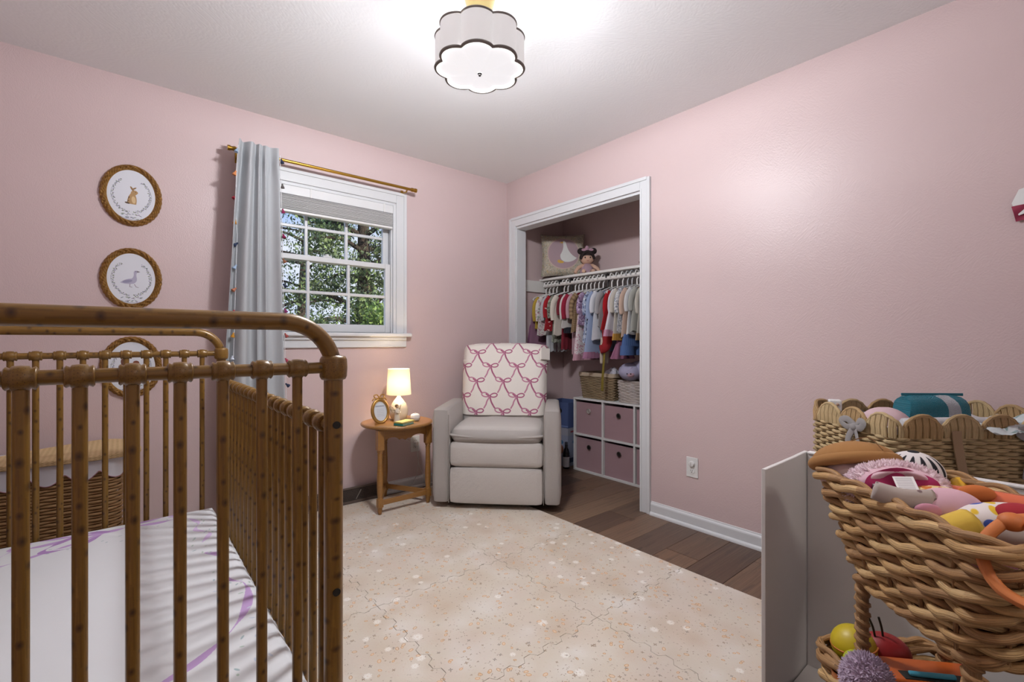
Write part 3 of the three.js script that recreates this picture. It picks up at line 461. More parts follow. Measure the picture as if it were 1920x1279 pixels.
// ---------- curtain, rod, blind ----------
{
  const R = thing('curtain_rod', 'slim brass curtain rod with ringed end caps above the window', 'curtain rod', [0, 2.166, 0.09]);
  const along = (a, b, r) => { const g = cyl(r, b - a, 0, 0, 0, 16); g.rotateZ(PI / 2); g.translate((a + b) / 2, 0, 0); return g; };
  obj('rod', [along(-2.05, -0.955, 0.0095)], M.brass, R);
  for (const [a, s] of [[-2.05, -1], [-0.955, 1]]) obj('end_cap', [along(Math.min(a, a + s * 0.012), Math.max(a, a + s * 0.012), 0.014), along(Math.min(a + s * 0.012, a + s * 0.026), Math.max(a + s * 0.012, a + s * 0.026), 0.0115), along(Math.min(a + s * 0.026, a + s * 0.04), Math.max(a + s * 0.026, a + s * 0.04), 0.0145)], M.brass, R);
  for (const x of [-2.03, -0.985]) obj('bracket', [sweep(spline([[x, 0, 0], [x, -0.016, -0.02], [x, -0.014, -0.07], [x, -0.02, -0.088]], 12), 0.005, 8), span(x - 0.01, x + 0.01, -0.05, 0.01, -0.09, -0.086)], M.brass, R);

  const Cn = thing('curtain', 'pale grey curtain panel gathered on the brass rod, edged with coloured tassels', 'curtain');
  const yT = 2.205, yB = 0.03, folds = 4.5;
  const f = (u, v) => {
    const y = yT + (yB - yT) * v, k = Math.min(1, v * 1.3), w0 = -2.043 - 0.085 * Math.pow(k, 0.8), w1 = -1.842 + 0.035 * k;
    const uu = u + 0.05 * Math.sin(u * 2 * PI * 1.5 + 1) + 0.03 * k * Math.sin(v * 2.2 + u * 7), amp = (0.026 + 0.012 * k) * (0.75 + 0.4 * Math.sin(u * 5.3 + 1)), ph = uu * folds * 2 * PI + 0.9 * Math.sin(v * 2.4 + u * 3) * k;
    let z = 0.14 + 0.01 * k + amp * Math.sin(ph) * (v < 0.016 ? 0.75 : 1) + 0.012 * fbm(u * 3, v * 2.5, 2) * k;
    const pinch = Math.exp(-Math.pow((v - 0.05) / 0.02, 2)); z += pinch * 0.006 * Math.sin(ph * 2);
    return [w0 + (w1 - w0) * u + 0.008 * Math.cos(ph) * k, y, Math.max(0.106, z)];
  };
  obj('cloth', slab(f, 140, 70, 0.0015), mat('#adb0b3', 0.9, { sheen: 0.3, sheenRoughness: 0.6 }), Cn);
  const cols = ['#9db4cc', '#c9824f', '#a03040', '#c98a2e', '#2a3550', '#a9bfd8', '#c07a5c', '#a83440', '#c98d30', '#c4cad6', '#cc8660', '#99304a', '#c98a2e', '#28324c', '#a9bfd8'];
  const inset = (u, v) => u > 0.5 ? u : 0.13 * Math.min(1, Math.max(0, (v - 0.1) / 0.14));
  const tas = lathe([[0.0005, 0.014], [0.004, 0.012], [0.005, 0.008], [0.0035, 0.006], [0.008, -0.002], [0.011, -0.012], [0.009, -0.0135], [0, -0.012]], 12);
  for (const [u, off, n, list] of [[0.0, -0.004, 16, cols], [1.0, 0.005, 14, ['#26304a', '#55504e', '#8f2a58', '#8a2450', '#8a5a40', '#26304a', '#7a3060', '#9c4a44', '#a03a50', '#28324c', '#c98a2e', '#a03040', '#9db4cc', '#c07a5c']]]) {
    const cord = []; for (let k = 0; k <= 30; k++) { const v = 0.02 + 0.95 * k / 30, p = f(inset(u, v), v); cord.push(V(p[0] + off, p[1], p[2] + 0.008)); }
    obj('cord', sweep(cord, 0.0018, 5), mat('#d6d6d8', 0.9), Cn);
    for (let k = 0; k < n; k++) { const v = 0.035 + 0.93 * k / n, p = f(inset(u, v), v); const t = obj('tassel', tas, mat(list[k % list.length], 0.95), Cn); t.position.set(p[0] + off * 2.4, p[1], p[2] + 0.012); t.rotation.z = rr(-0.5, 0.5) + (u ? 0.5 : -0.5); t.rotation.x = rr(-0.5, 0.3); }
  }
  const B = thing('window_blind', 'white slatted blind pulled up to the top of the window', 'blind');
  const bx0 = WX0 + 0.02, bx1 = WX1 - 0.02;
  obj('headrail', span(bx0, bx1, 1.993, 2.05, -0.03, 0.012, 0.004), mat('#d4d5d6', 0.4), B);
  obj('valance_clip', [span(bx1 - 0.075, bx1 - 0.062, 1.992, 2.051, 0.0, 0.014), span(bx0 + 0.3, bx0 + 0.31, 1.992, 2.051, 0, 0.014)], M.plasticWhite, B);
  const bm = [mat('#dcdcdb', 0.5), mat('#d4d4d3', 0.5), mat('#e0e0df', 0.5)];
  for (let k = 0; k < 15; k++) { const g = box(bx1 - bx0 - 0.01, 0.0026, 0.05, (bx0 + bx1) / 2 + rr(-0.002, 0.002), 1.986 - k * 0.0058, -0.012 + rr(-0.003, 0.003), 0.001); const s = obj('slat', g, bm[k % 3], B); s.rotation.x = 0; }
  obj('bottom_rail', span(bx0 + 0.004, bx1 - 0.004, 1.883, 1.899, -0.036, 0.014, 0.004), M.plasticWhite, B);
}
// ---------- floor register, outlets ----------
{
  const G = thing('floor_register', 'dark brown metal baseboard register with lever under the window', 'register', [-1.41, 0.0115, 0.028]);
  const w = 0.235;
  const bm = mat('#54473f', 0.45, { metalness: 0.1 });
  const frame = (x0, x1, y0, y1) => { const g = span(x0, x1, y0, y1, 0.0, 0.008, 0.002); return g; };
  const face = new THREE.Group(); face.name = 'face'; face.rotation.x = -0.32; face.position.set(0, 0, 0.038); G.add(face);
  obj('face_frame', [frame(-w, w, 0, 0.016), frame(-w, w, 0.088, 0.102), frame(-w, -w + 0.016, 0.016, 0.088), frame(w - 0.016, w, 0.016, 0.088)], bm, face);
  const bars = []; for (let k = 0; k < 60; k++) { const x = -w + 0.02 + k * (2 * w - 0.04) / 59; bars.push(sweep([V(x - 0.012, 0.016, 0.003), V(x + 0.012, 0.088, 0.003)], 0.0012, 4), sweep([V(x + 0.012, 0.016, 0.003), V(x - 0.012, 0.088, 0.003)], 0.0012, 4)); }
  obj('grille', bars, bm, face); obj('grille_backing', span(-w + 0.01, w - 0.01, 0.01, 0.092, -0.004, -0.001), M.black, face);
  obj('lever', [sweep([V(0.06, 0.022, 0.012), V(0.1, 0.076, 0.014)], 0.003, 6)], mat('#8d857c', 0.35, { metalness: 0.8 }), face);
  const s = new THREE.Shape(); s.moveTo(0, 0); s.lineTo(0.038, 0); s.lineTo(0.006, 0.097); s.lineTo(0, 0.097); s.closePath();
  const e = new THREE.ExtrudeGeometry(s, { depth: 0.004, bevelEnabled: false }); e.rotateY(-PI / 2);
  for (const x of [-w + 0.004, w]) { const m = obj('end_plate', e, bm, G); m.position.set(x, 0, 0); }
  const outlet = (label, p, turn, plug) => {
    const O = thing('wall_outlet', label, 'outlet', p, turn);
    obj('cover_plate', box(0.072, 0.116, 0.006, 0, 0, 0.003, 0.003, 2), M.plasticWhite, O);
    const rec = (y) => { const g = cyl(0.0172, 0.003, 0, 0, 0, 24); g.rotateX(PI / 2); g.scale(1, 0.84, 1); g.translate(0, y, 0.0072); return g; };
    for (const y of [0.021, -0.021]) obj('receptacle', rec(y), M.plasticWhite, O);
    const slots = []; for (const y of plug ? [-0.021] : [0.021, -0.021]) slots.push(box(0.0018, 0.0085, 0.001, -0.006, y + 0.004, 0.009, 0), box(0.0018, 0.007, 0.001, 0.006, y + 0.004, 0.009, 0), (() => { const g = cyl(0.0026, 0.001, 0, 0, 0, 10); g.rotateX(PI / 2); g.translate(0, y - 0.006, 0.009); return g; })());
    obj('slots', slots, M.dark, O);
    if (plug) obj('safety_cap', [(() => { const g = lathe([[0, 0.012], [0.012, 0.012], [0.0165, 0.009], [0.0175, 0]], 24); g.rotateX(PI / 2); g.translate(0, 0.021, 0.0075); return g; })(), box(0.004, 0.02, 0.006, 0, 0.021, 0.02, 0.0015)], M.plasticWhite, O);
    return O;
  };
  outlet('white outlet with a round safety cap above the white baseboard', [0, 0.35, 1.703], -PI / 2, true);
  outlet('white outlet with a cord plugged in behind the side table', [-0.879, 0.325, 0], 0, false);
}
// ---------- recliner and blanket ----------
const chairAt = [-0.476, 0.0115, 0.524], chairTurn = -PI / 4;
const backFront = (y) => -0.075 - 0.155 * Math.pow(Math.max(0, (y - 0.42) / 0.61), 1.15) - 0.02 * Math.sin(Math.min(1, Math.max(0, (y - 0.42) / 0.61)) * PI) * -1;
{
  const boucle = mat('#d0c9c3', 0.95, { bumpMap: again(fineNoise, 10, 10), bumpScale: 0.003, sheen: 0.25, sheenRoughness: 0.8 });
  const A = thing('recliner_chair', 'light greige upholstered glider recliner with square arms in the corner', 'armchair', chairAt, chairTurn);
  const soft = (w, h, d, x, y, z, r, puff = 0.012) => { const g = new RoundedBoxGeometry(w, h, d, 5, r), p = g.attributes.position; for (let i = 0; i < p.count; i++) { const X = p.getX(i) / (w / 2), Y = p.getY(i) / (h / 2), Z = p.getZ(i) / (d / 2); p.setXYZ(i, p.getX(i) + Math.sign(X) * puff * (1 - Y * Y) * (1 - Z * Z) * (Math.abs(X) > 0.9 ? 1 : 0), p.getY(i) + Math.sign(Y) * puff * (1 - X * X) * (1 - Z * Z) * (Math.abs(Y) > 0.8 ? 1 : 0), p.getZ(i) + Math.sign(Z) * puff * (1 - Y * Y) * (1 - X * X) * (Math.abs(Z) > 0.9 ? 1 : 0)); } g.computeVertexNormals(); g.translate(x, y, z); return g; };
  const soft2 = (w, h, d, x, y, z, r, puff, n = 14) => { // finely divided pillow box
    const g = new THREE.BoxGeometry(w, h, d, n, Math.max(4, n >> 1), n), p = g.attributes.position;
    for (let i = 0; i < p.count; i++) {
      let X = p.getX(i), Y = p.getY(i), Z = p.getZ(i); const cx = Math.max(-w / 2 + r, Math.min(w / 2 - r, X)), cy = Math.max(-h / 2 + r, Math.min(h / 2 - r, Y)), cz = Math.max(-d / 2 + r, Math.min(d / 2 - r, Z));
      const v = V(X - cx, Y - cy, Z - cz), l = v.length(); if (l > 1e-6) { v.multiplyScalar(Math.min(1, r / l)); X = cx + v.x; Y = cy + v.y; Z = cz + v.z; }
      const a = X / (w / 2), b = Y / (h / 2), c = Z / (d / 2);
      p.setXYZ(i, X + puff * a * (1 - b * b) * (1 - c * c), Y + puff * b * (1 - a * a) * (1 - c * c), Z + puff * c * (1 - a * a) * (1 - b * b));
    }
    const uv = g.attributes.uv; for (let i = 0; i < uv.count; i++) uv.setXY(i, uv.getX(i) * Math.max(w, d) , uv.getY(i) * Math.max(h, d));
    const q = mergeVertices(g, 1e-4); q.computeVertexNormals(); return q.translate(x, y, z);
  };
  for (const s of [-1, 1]) {
    const arm = obj('arm', [soft2(0.112, 0.605, 0.6, s * 0.358, 0.335, 0.057, 0.032, 0.004, 18)], boucle, A);
    obj('seam', [sweep(spline([[s * 0.303, 0.04, 0.353], [s * 0.303, 0.6, 0.353]], 8), 0.0022, 5)], mat('#8c857e', 0.95), arm);
  }
  obj('leg_rest', soft2(0.595, 0.225, 0.1, 0, 0.148, 0.31, 0.02, 0.006, 16), boucle, A);
  obj('front_rail', soft2(0.598, 0.158, 0.16, 0, 0.345, 0.272, 0.03, 0.012, 16), boucle, A);
  const cush = obj('seat_cushion', soft2(0.58, 0.105, 0.46, 0, 0.465, 0.12, 0.05, 0.018, 24), boucle, A);
  const pip = []; for (let k = 0; k <= 40; k++) { const u = k / 40 * 2 - 1; pip.push(V(u * 0.297, 0.462 - 0.006 * Math.cos(u * 3), 0.352 - 0.03 * Math.pow(Math.abs(u), 8) + 0.004)); }
  obj('piping', [sweep(pip, 0.0085, 8)], boucle, cush);
  for (const s of [-1, 1]) obj('piping', [sweep(spline([[s * 0.294, 0.462, 0.33], [s * 0.296, 0.468, 0.1], [s * 0.293, 0.47, -0.08]], 20), 0.006, 8)], boucle, cush);
  // reclined back
  const bk = soft2(0.585, 0.64, 0.11, 0, 0, 0, 0.06, 0.02, 20), bp = bk.attributes.position;
  for (let i = 0; i < bp.count; i++) { const y = bp.getY(i) + 0.715; bp.setXYZ(i, bp.getX(i) * (1 + 0.06 * (y - 0.4)), y, bp.getZ(i) + backFront(y) - 0.062); }
  bk.computeVertexNormals(); obj('backrest', bk, boucle, A);
  obj('base_frame', [span(-0.28, 0.28, 0.2, 0.3, -0.22, 0.2, 0.01), cyl(0.06, 0.2, 0, 0.12, 0.0, 20)], M.dark, A);
  obj('swivel_base', [(() => { const g = new THREE.TorusGeometry(0.235, 0.012, 8, 48); g.rotateX(PI / 2); g.translate(0, 0.013, 0.03); return g; })(), span(-0.23, 0.23, 0.014, 0.03, 0.0, 0.06), span(-0.03, 0.03, 0.014, 0.03, -0.2, 0.26)], mat('#2a2624', 0.45, { metalness: 0.6 }), A);
  obj('recline_tab', [ball(0.008, 0.305, 0.47, 0.2)], M.black, A);
  obj('underside_cloth', span(-0.3, 0.3, 0.034, 0.04, 0.02, 0.3, 0), mat('#6a645f', 0.9), A);

  // blanket with a bow print, laid over the back
  const bow = canvasTex(760, 856, (x, w, h) => {
    x.fillStyle = '#e3ddd5'; x.fillRect(0, 0, w, h);
    const one = (cx, cy) => {
      x.save(); x.translate(cx, cy); x.lineCap = 'round'; x.lineJoin = 'round';
      const st = (wd, col, f) => { x.strokeStyle = col; x.lineWidth = wd; x.beginPath(); f(); x.stroke(); };
      const c1 = '#a9647f', c2 = '#bb8096', c3 = '#97546f';
      st(34, c2, () => { x.moveTo(0, 0); x.bezierCurveTo(-60, -110, -200, -130, -225, -65); x.bezierCurveTo(-215, 5, -110, 40, 0, 0); });
      st(34, c1, () => { x.moveTo(0, 0); x.bezierCurveTo(50, -85, 185, -110, 215, -45); x.bezierCurveTo(205, 30, 95, 45, 0, 0); });
      st(48, c3, () => { x.moveTo(-18, -4); x.lineTo(20, 2); }); st(44, c1, () => { x.moveTo(-95, -60); x.lineTo(-25, -8); });
      st(44, c1, () => { x.moveTo(6, 12); x.bezierCurveTo(34, 90, 34, 150, 90, 230); x.bezierCurveTo(112, 272, 130, 300, 165, 340); });
      st(40, c2, () => { x.moveTo(-8, 12); x.bezierCurveTo(-24, 80, -66, 100, -84, 180); x.bezierCurveTo(-94, 240, -120, 260, -150, 320); });
      st(16, c3, () => { x.moveTo(12, 46); x.bezierCurveTo(34, 110, 42, 150, 94, 226); });
      x.restore();
    };
    for (const dx of [-w, 0, w]) for (const dy of [-h, 0, h]) { one(190 + dx, 150 + dy); one(570 + dx, 578 + dy); }
  }, 1 / 0.2, 1 / 0.225);
  const Bk = thing('throw_blanket', 'cream throw blanket printed with pink ribbon bows draped over the recliner back', 'blanket', chairAt, chairTurn);
  const prof = []; for (let y = 0.535; y <= 1.0; y += 0.03) prof.push([y, backFront(y) + 0.028 - 0.012 * ((y - 0.77) / 0.25) ** 2]);
  prof.push([1.035, backFront(1.03) + 0.005], [1.052, backFront(1.05) - 0.03], [1.056, backFront(1.05) - 0.08], [1.045, backFront(1.04) - 0.12], [1.0, backFront(1.0) - 0.14], [0.9, backFront(0.9) - 0.145], [0.8, backFront(0.8) - 0.145]);
  const pc = new THREE.SplineCurve(prof.map(([y, z]) => new THREE.Vector2(z, y))), N = 90, pp = pc.getSpacedPoints(N), len = pc.getLength();
  obj('blanket_cloth', slab((u, v) => {
    const q = pp[Math.round(v * N)], s = u * 2 - 1, w = 0.312 + 0.016 * (q.y - 0.5) , wrap = Math.pow(Math.abs(s), 14) * 0.07;
    const wob = 0.006 * fbm(u * 4, v * 5, 8) + 0.004 * Math.sin(s * 9 + v * 4);
    return [s * w * (1 + 0.02 * fbm(v * 3, 2, u)), q.y + (v > 0.45 && v < 0.75 ? -0.02 * s * s * s * s : 0), q.x + wob - wrap, u * 0.64 + 0.03, v * len + 0.05];
  }, 60, N, 0.008), mat('#ffffff', 0.95, { map: bow, bumpMap: again(fineNoise, 8, 8), bumpScale: 0.001 }), Bk);
  // turned-back corner fold
  obj('folded_corner', slab((u, v) => [0.268 + u * 0.062, 1.02 - v * 0.085 - u * 0.008, backFront(1.02 - v * 0.085) + 0.03 - u * 0.07, 0.3 + u * 0.08, 0.9 - v * 0.09], 8, 10, 0.012), mat('#e3ddd5', 0.95), Bk);
}
// ---------- side table with its things ----------
{
  const oak = canvasTex(512, 512, (x, w, h) => { x.fillStyle = '#8f6430'; x.fillRect(0, 0, w, h); for (let k = 0; k < 700; k++) { x.strokeStyle = rnd() < 0.5 ? `rgba(60,36,12,${rr(0.04, 0.14)})` : `rgba(190,140,76,${rr(0.04, 0.14)})`; x.lineWidth = rr(0.6, 3); const Y = rnd() * h, X = rnd() * w; x.beginPath(); x.moveTo(X, Y); x.bezierCurveTo(X + 60, Y + rr(-4, 4), X + 120, Y + rr(-4, 4), X + rr(100, 300), Y + rr(-5, 5)); x.stroke(); } }, 1.6, 1.6);
  const om = mat('#ffffff', 0.32, { map: oak, clearcoat: 0.25, clearcoatRoughness: 0.3 });
  const c = [-1.152, 0.266], T = thing('side_table', 'small round oak side table with three turned legs and scalloped apron', 'table', [c[0], 0.0115, c[1]]);
  const top = lathe([[0, 0.522], [0.205, 0.522], [0.222, 0.525], [0.229, 0.531], [0.231, 0.537], [0.228, 0.543], [0.22, 0.546], [0, 0.5465]], 64);
  { const p = top.attributes.position, uv = top.attributes.uv; for (let i = 0; i < p.count; i++) uv.setXY(i, p.getX(i) * 1.6, p.getZ(i) * 1.6); }
  obj('tabletop', top, om, T);
  const legs = [[-0.167, 0.106], [0.169, 0.106], [0.005, -0.195]];
  const turned = lathe([[0, 0], [0.011, 0], [0.0125, 0.012], [0.0165, 0.04], [0.0165, 0.042], [0.019, 0.045], [0.019, 0.095], [0.017, 0.1], [0.014, 0.105], [0.0165, 0.125], [0.019, 0.17], [0.0195, 0.2], [0.018, 0.25], [0.0155, 0.31], [0.0145, 0.36], [0.017, 0.372], [0.013, 0.378], [0.019, 0.386], [0.019, 0.4]], 20);
  for (const [x, z] of legs) { const l = obj('leg', [turned.clone(), box(0.042, 0.125, 0.042, 0, 0.459, 0, 0.003), box(0.035, 0.052, 0.035, 0, 0.07, 0, 0.003)], om, T); l.position.set(x, 0, z); }
  for (let k = 0; k < 3; k++) {
    const a = legs[k], b = legs[(k + 1) % 3], L = Math.hypot(b[0] - a[0], b[1] - a[1]), turn = Math.atan2(-(b[1] - a[1]), b[0] - a[0]);
    const s = new THREE.Shape(); s.moveTo(-L / 2, 0); s.lineTo(-L / 2, -0.095); s.quadraticCurveTo(-L * 0.44, -0.06, -L * 0.3, -0.055); s.quadraticCurveTo(-L * 0.17, -0.053, -L * 0.12, -0.075); s.quadraticCurveTo(-L * 0.06, -0.066, 0, -0.083); s.quadraticCurveTo(L * 0.06, -0.066, L * 0.12, -0.075); s.quadraticCurveTo(L * 0.17, -0.053, L * 0.3, -0.055); s.quadraticCurveTo(L * 0.44, -0.06, L / 2, -0.095); s.lineTo(L / 2, 0); s.closePath();
    const g = new THREE.ExtrudeGeometry(s, { depth: 0.016, bevelEnabled: false }); g.translate(0, 0, -0.008);
    const ap = obj('apron', g, om, T); ap.position.set((a[0] + b[0]) / 2, 0.522, (a[1] + b[1]) / 2); ap.rotation.y = turn;
    const st = obj('stretcher', box(L, 0.03, 0.018, 0, 0, 0, 0.002), om, T); st.position.set((a[0] + b[0]) / 2, 0.07 + k * 0.002, (a[1] + b[1]) / 2); st.rotation.y = turn;
  }
  const ty = 0.0115 + 0.5466;
  // lamp
  const Lp = thing('table_lamp', 'small lit table lamp with cream drum shade and white teardrop base', 'lamp', [-1.118, ty, 0.222]);
  obj('lamp_base', lathe([[0, 0], [0.042, 0], [0.05, 0.006], [0.0585, 0.03], [0.061, 0.055], [0.058, 0.08], [0.046, 0.108], [0.03, 0.13], [0.014, 0.15], [0.009, 0.162], [0.009, 0.175], [0, 0.175]], 36), mat('#d3c7b0', 0.22, { clearcoat: 0.5 }), Lp);
  const sh = slab((u, v) => { const a = -u * 2 * PI, r = 0.081 - 0.01 * v; return [Math.cos(a) * r, 0.168 + v * 0.172, Math.sin(a) * r]; }, 48, 2, 0.0015);
  const shm = obj('lamp_shade', sh, mat('#f3ecdc', 1, { transmission: 0.3, thickness: 0 }), Lp);
  obj('bulb', ball(0.022, 0, 0.245, 0), mat('#fff2d8', 0.4, { emissive: '#ffe0ac', emissiveIntensity: 0.8 }), Lp).castShadow = false;
  const pl = new THREE.PointLight(0xffe6c6, 0.16); pl.position.set(0, 0.245, 0); pl.castShadow = true; pl.shadow.radius = 1; pl.name = 'table_lamp_glow'; Lp.add(pl);
  obj('lamp_cord', [sweep(spline([[0.03, 0.004, -0.04], [0.06, 0.003, -0.12], [0.1, 0.003, -0.16], [0.13, -0.03, -0.205], [0.15, -0.18, -0.21], [0.23, -0.23, -0.2]], 30), 0.002, 5), sweep(spline([[0.24, -0.24, -0.2], [0.25, -0.35, -0.19], [0.22, -0.48, -0.18], [0.16, -0.535, -0.15]], 20), 0.002, 5), sweep(spline([[0.24, -0.24, -0.2], [0.255, -0.38, -0.19], [0.275, -0.46, -0.16], [0.29, -0.54, -0.14]], 20), 0.002, 5), box(0.024, 0.03, 0.028, 0.239, -0.23, -0.198, 0.004)], mat('#cfcac6', 0.5), Lp);
  // oval photo frame with a bow
  const Fr = thing('photo_frame', 'small gold oval photo frame topped with a ribbon bow on the side table', 'photo frame', [-1.274, ty, 0.292], -0.02);
  const giltM = mat('#b08a4c', 0.35, { metalness: 0.75 });
  const fa = 0.054, fb = 0.073, cy = 0.078, tilt = new THREE.Group(); tilt.name = 'frame_body'; tilt.rotation.x = -0.2; Fr.add(tilt);
  const ov = (k) => Array.from({ length: 60 }, (_, i) => V(Math.cos(i / 30 * PI) * (fa + k), cy + Math.sin(i / 30 * PI) * (fb + k), 0));
  obj('frame_rim', [sweep(ov(0), 0.009, 10, true), sweep(ov(-0.009).map((p) => V(p.x, p.y, 0.005)), 0.0025, 6, true)], giltM, tilt);
  const card = canvasTex(256, 340, (x, w, h) => { x.fillStyle = '#c9ced4'; x.fillRect(0, 0, w, h); x.strokeStyle = '#7d838c'; x.lineWidth = 5; x.beginPath(); x.moveTo(50, 90); for (let k = 0; k < 26; k++) x.lineTo(50 + k * 6, 92 + (k % 2 ? -8 : 6)); x.stroke(); x.strokeStyle = 'rgba(150,156,162,0.8)'; x.lineWidth = 3; for (let k = 0; k < 5; k++) { x.beginPath(); x.moveTo(70, 140 + k * 26); for (let q = 0; q < 18; q++) x.lineTo(70 + q * 7, 140 + k * 26 + (q % 2 ? -4 : 4)); x.stroke(); } });
  const cg = new THREE.CircleGeometry(1, 40); cg.scale(fa - 0.004, fb - 0.004, 1); cg.translate(0, cy, 0.001); obj('photo_card', cg, mat('#ffffff', 0.3, { map: card }), tilt);
  obj('back_panel', [(() => { const q = new THREE.CylinderGeometry(1, 1, 0.004, 40); q.rotateX(PI / 2); q.scale(fa, fb, 1); q.translate(0, cy, -0.004); return q; })()], M.dark, tilt);
  const loop = (s) => sweep(spline([[0, 0, 0], [s * 0.016, 0.02, 0.006], [s * 0.034, 0.016, 0.002], [s * 0.026, -0.002, 0.004], [0, 0, 0.004]], 24), 0.0042, 6), tail = (s) => sweep(spline([[0, 0, 0.003], [s * 0.02, -0.006, 0.005], [s * 0.036, -0.004, 0.003], [s * 0.048, -0.016, 0.001]], 16), 0.004, 6);
  const bg = obj('ribbon_bow', [loop(1), loop(-1), tail(1), tail(-1), ball(0.0075, 0, 0, 0.005)], giltM, tilt); bg.position.set(0, cy + fb + 0.012, 0);
  obj('easel_leg', [box(0.03, 0.12, 0.004, 0, 0, 0, 0.001)], M.dark, Fr); Fr.children[1].position.set(0, 0.058, -0.05); Fr.children[1].rotation.x = 0.42;
  // angel figurine
  const An = thing('angel_figurine', 'small white angel figurine with thin wire wings in front of the lamp', 'figurine', [-1.178, ty, 0.318], 0.35);
  obj('robe', lathe([[0, 0], [0.021, 0], [0.022, 0.004], [0.018, 0.03], [0.014, 0.06], [0.015, 0.075], [0.01, 0.088], [0.005, 0.092], [0, 0.093]], 20), mat('#cfc4b2', 0.6), An);
  obj('head', ball(0.0115, 0, 0.102, 0, 0.9, 1.1, 0.95), mat('#b99877', 0.6), An); obj('hair', [ball(0.0125, 0, 0.106, -0.003, 1, 0.9, 1)], mat('#6e5238', 0.8), An);
  for (const s of [-1, 1]) {
    obj('arm', sweep(spline([[s * 0.012, 0.08, 0.004], [s * 0.017, 0.066, 0.012], [s * 0.004, 0.062, 0.019]], 12), 0.0042, 7), mat('#cfc4b2', 0.6), An);
    obj('wing', [sweep(spline([[s * 0.006, 0.074, -0.01], [s * 0.03, 0.1, -0.014], [s * 0.052, 0.106, -0.014], [s * 0.04, 0.082, -0.014], [s * 0.018, 0.062, -0.012], [s * 0.006, 0.074, -0.01]], 30), 0.0014, 5), sweep(spline([[s * 0.008, 0.075, -0.011], [s * 0.03, 0.088, -0.014], [s * 0.05, 0.104, -0.014]], 10), 0.001, 5), sweep(spline([[s * 0.008, 0.073, -0.011], [s * 0.028, 0.08, -0.014], [s * 0.042, 0.088, -0.014]], 10), 0.001, 5)], mat('#6e5c46', 0.5, { metalness: 0.5 }), An);
  }
  // books
  const book = (label, p, turn, w, d, h, cover, name = 'book') => { const B = thing(name, label, 'book', p, turn); obj('cover', [box(w, 0.003, d, 0, 0.0015, 0, 0.001), box(w, 0.003, d, 0, h - 0.0015, 0, 0.001), box(0.003, h, d, -w / 2 + 0.0015, h / 2, 0, 0.001)], cover, B); obj('pages', box(w - 0.008, h - 0.006, d - 0.008, 0.001, h / 2, 0, 0), mat('#d6d3c6', 0.9), B); return B; };
  book('teal hardback book lying under a yellow one on the side table', [-1.178, ty, 0.415], 0.45, 0.115, 0.07, 0.013, mat('#2a8079', 0.5));
  book('thin yellow book lying on a teal one on the side table', [-1.174, ty + 0.013, 0.413], 0.42, 0.118, 0.07, 0.009, mat('#c9b45e', 0.5));
  // round white monitor
  const Bm = thing('sound_machine', 'small round white gadget beside the lamp on the side table', 'gadget', [-1.058, ty, 0.338], 0.5);
  obj('shell', lathe([[0, 0], [0.022, 0], [0.029, 0.008], [0.0315, 0.02], [0.0305, 0.034], [0.025, 0.043], [0.015, 0.047], [0, 0.048]], 30), mat('#d8d6d2', 0.4), Bm);
  obj('shadow_gap', (() => { const g = new THREE.TorusGeometry(0.0305, 0.0012, 6, 40); g.rotateX(PI / 2); g.translate(0, 0.016, 0); return g; })(), mat('#6c665e', 0.7), Bm);
  obj('button', cyl(0.008, 0.003, 0, 0.048, 0), mat('#bdb9b2', 0.5), Bm);
}
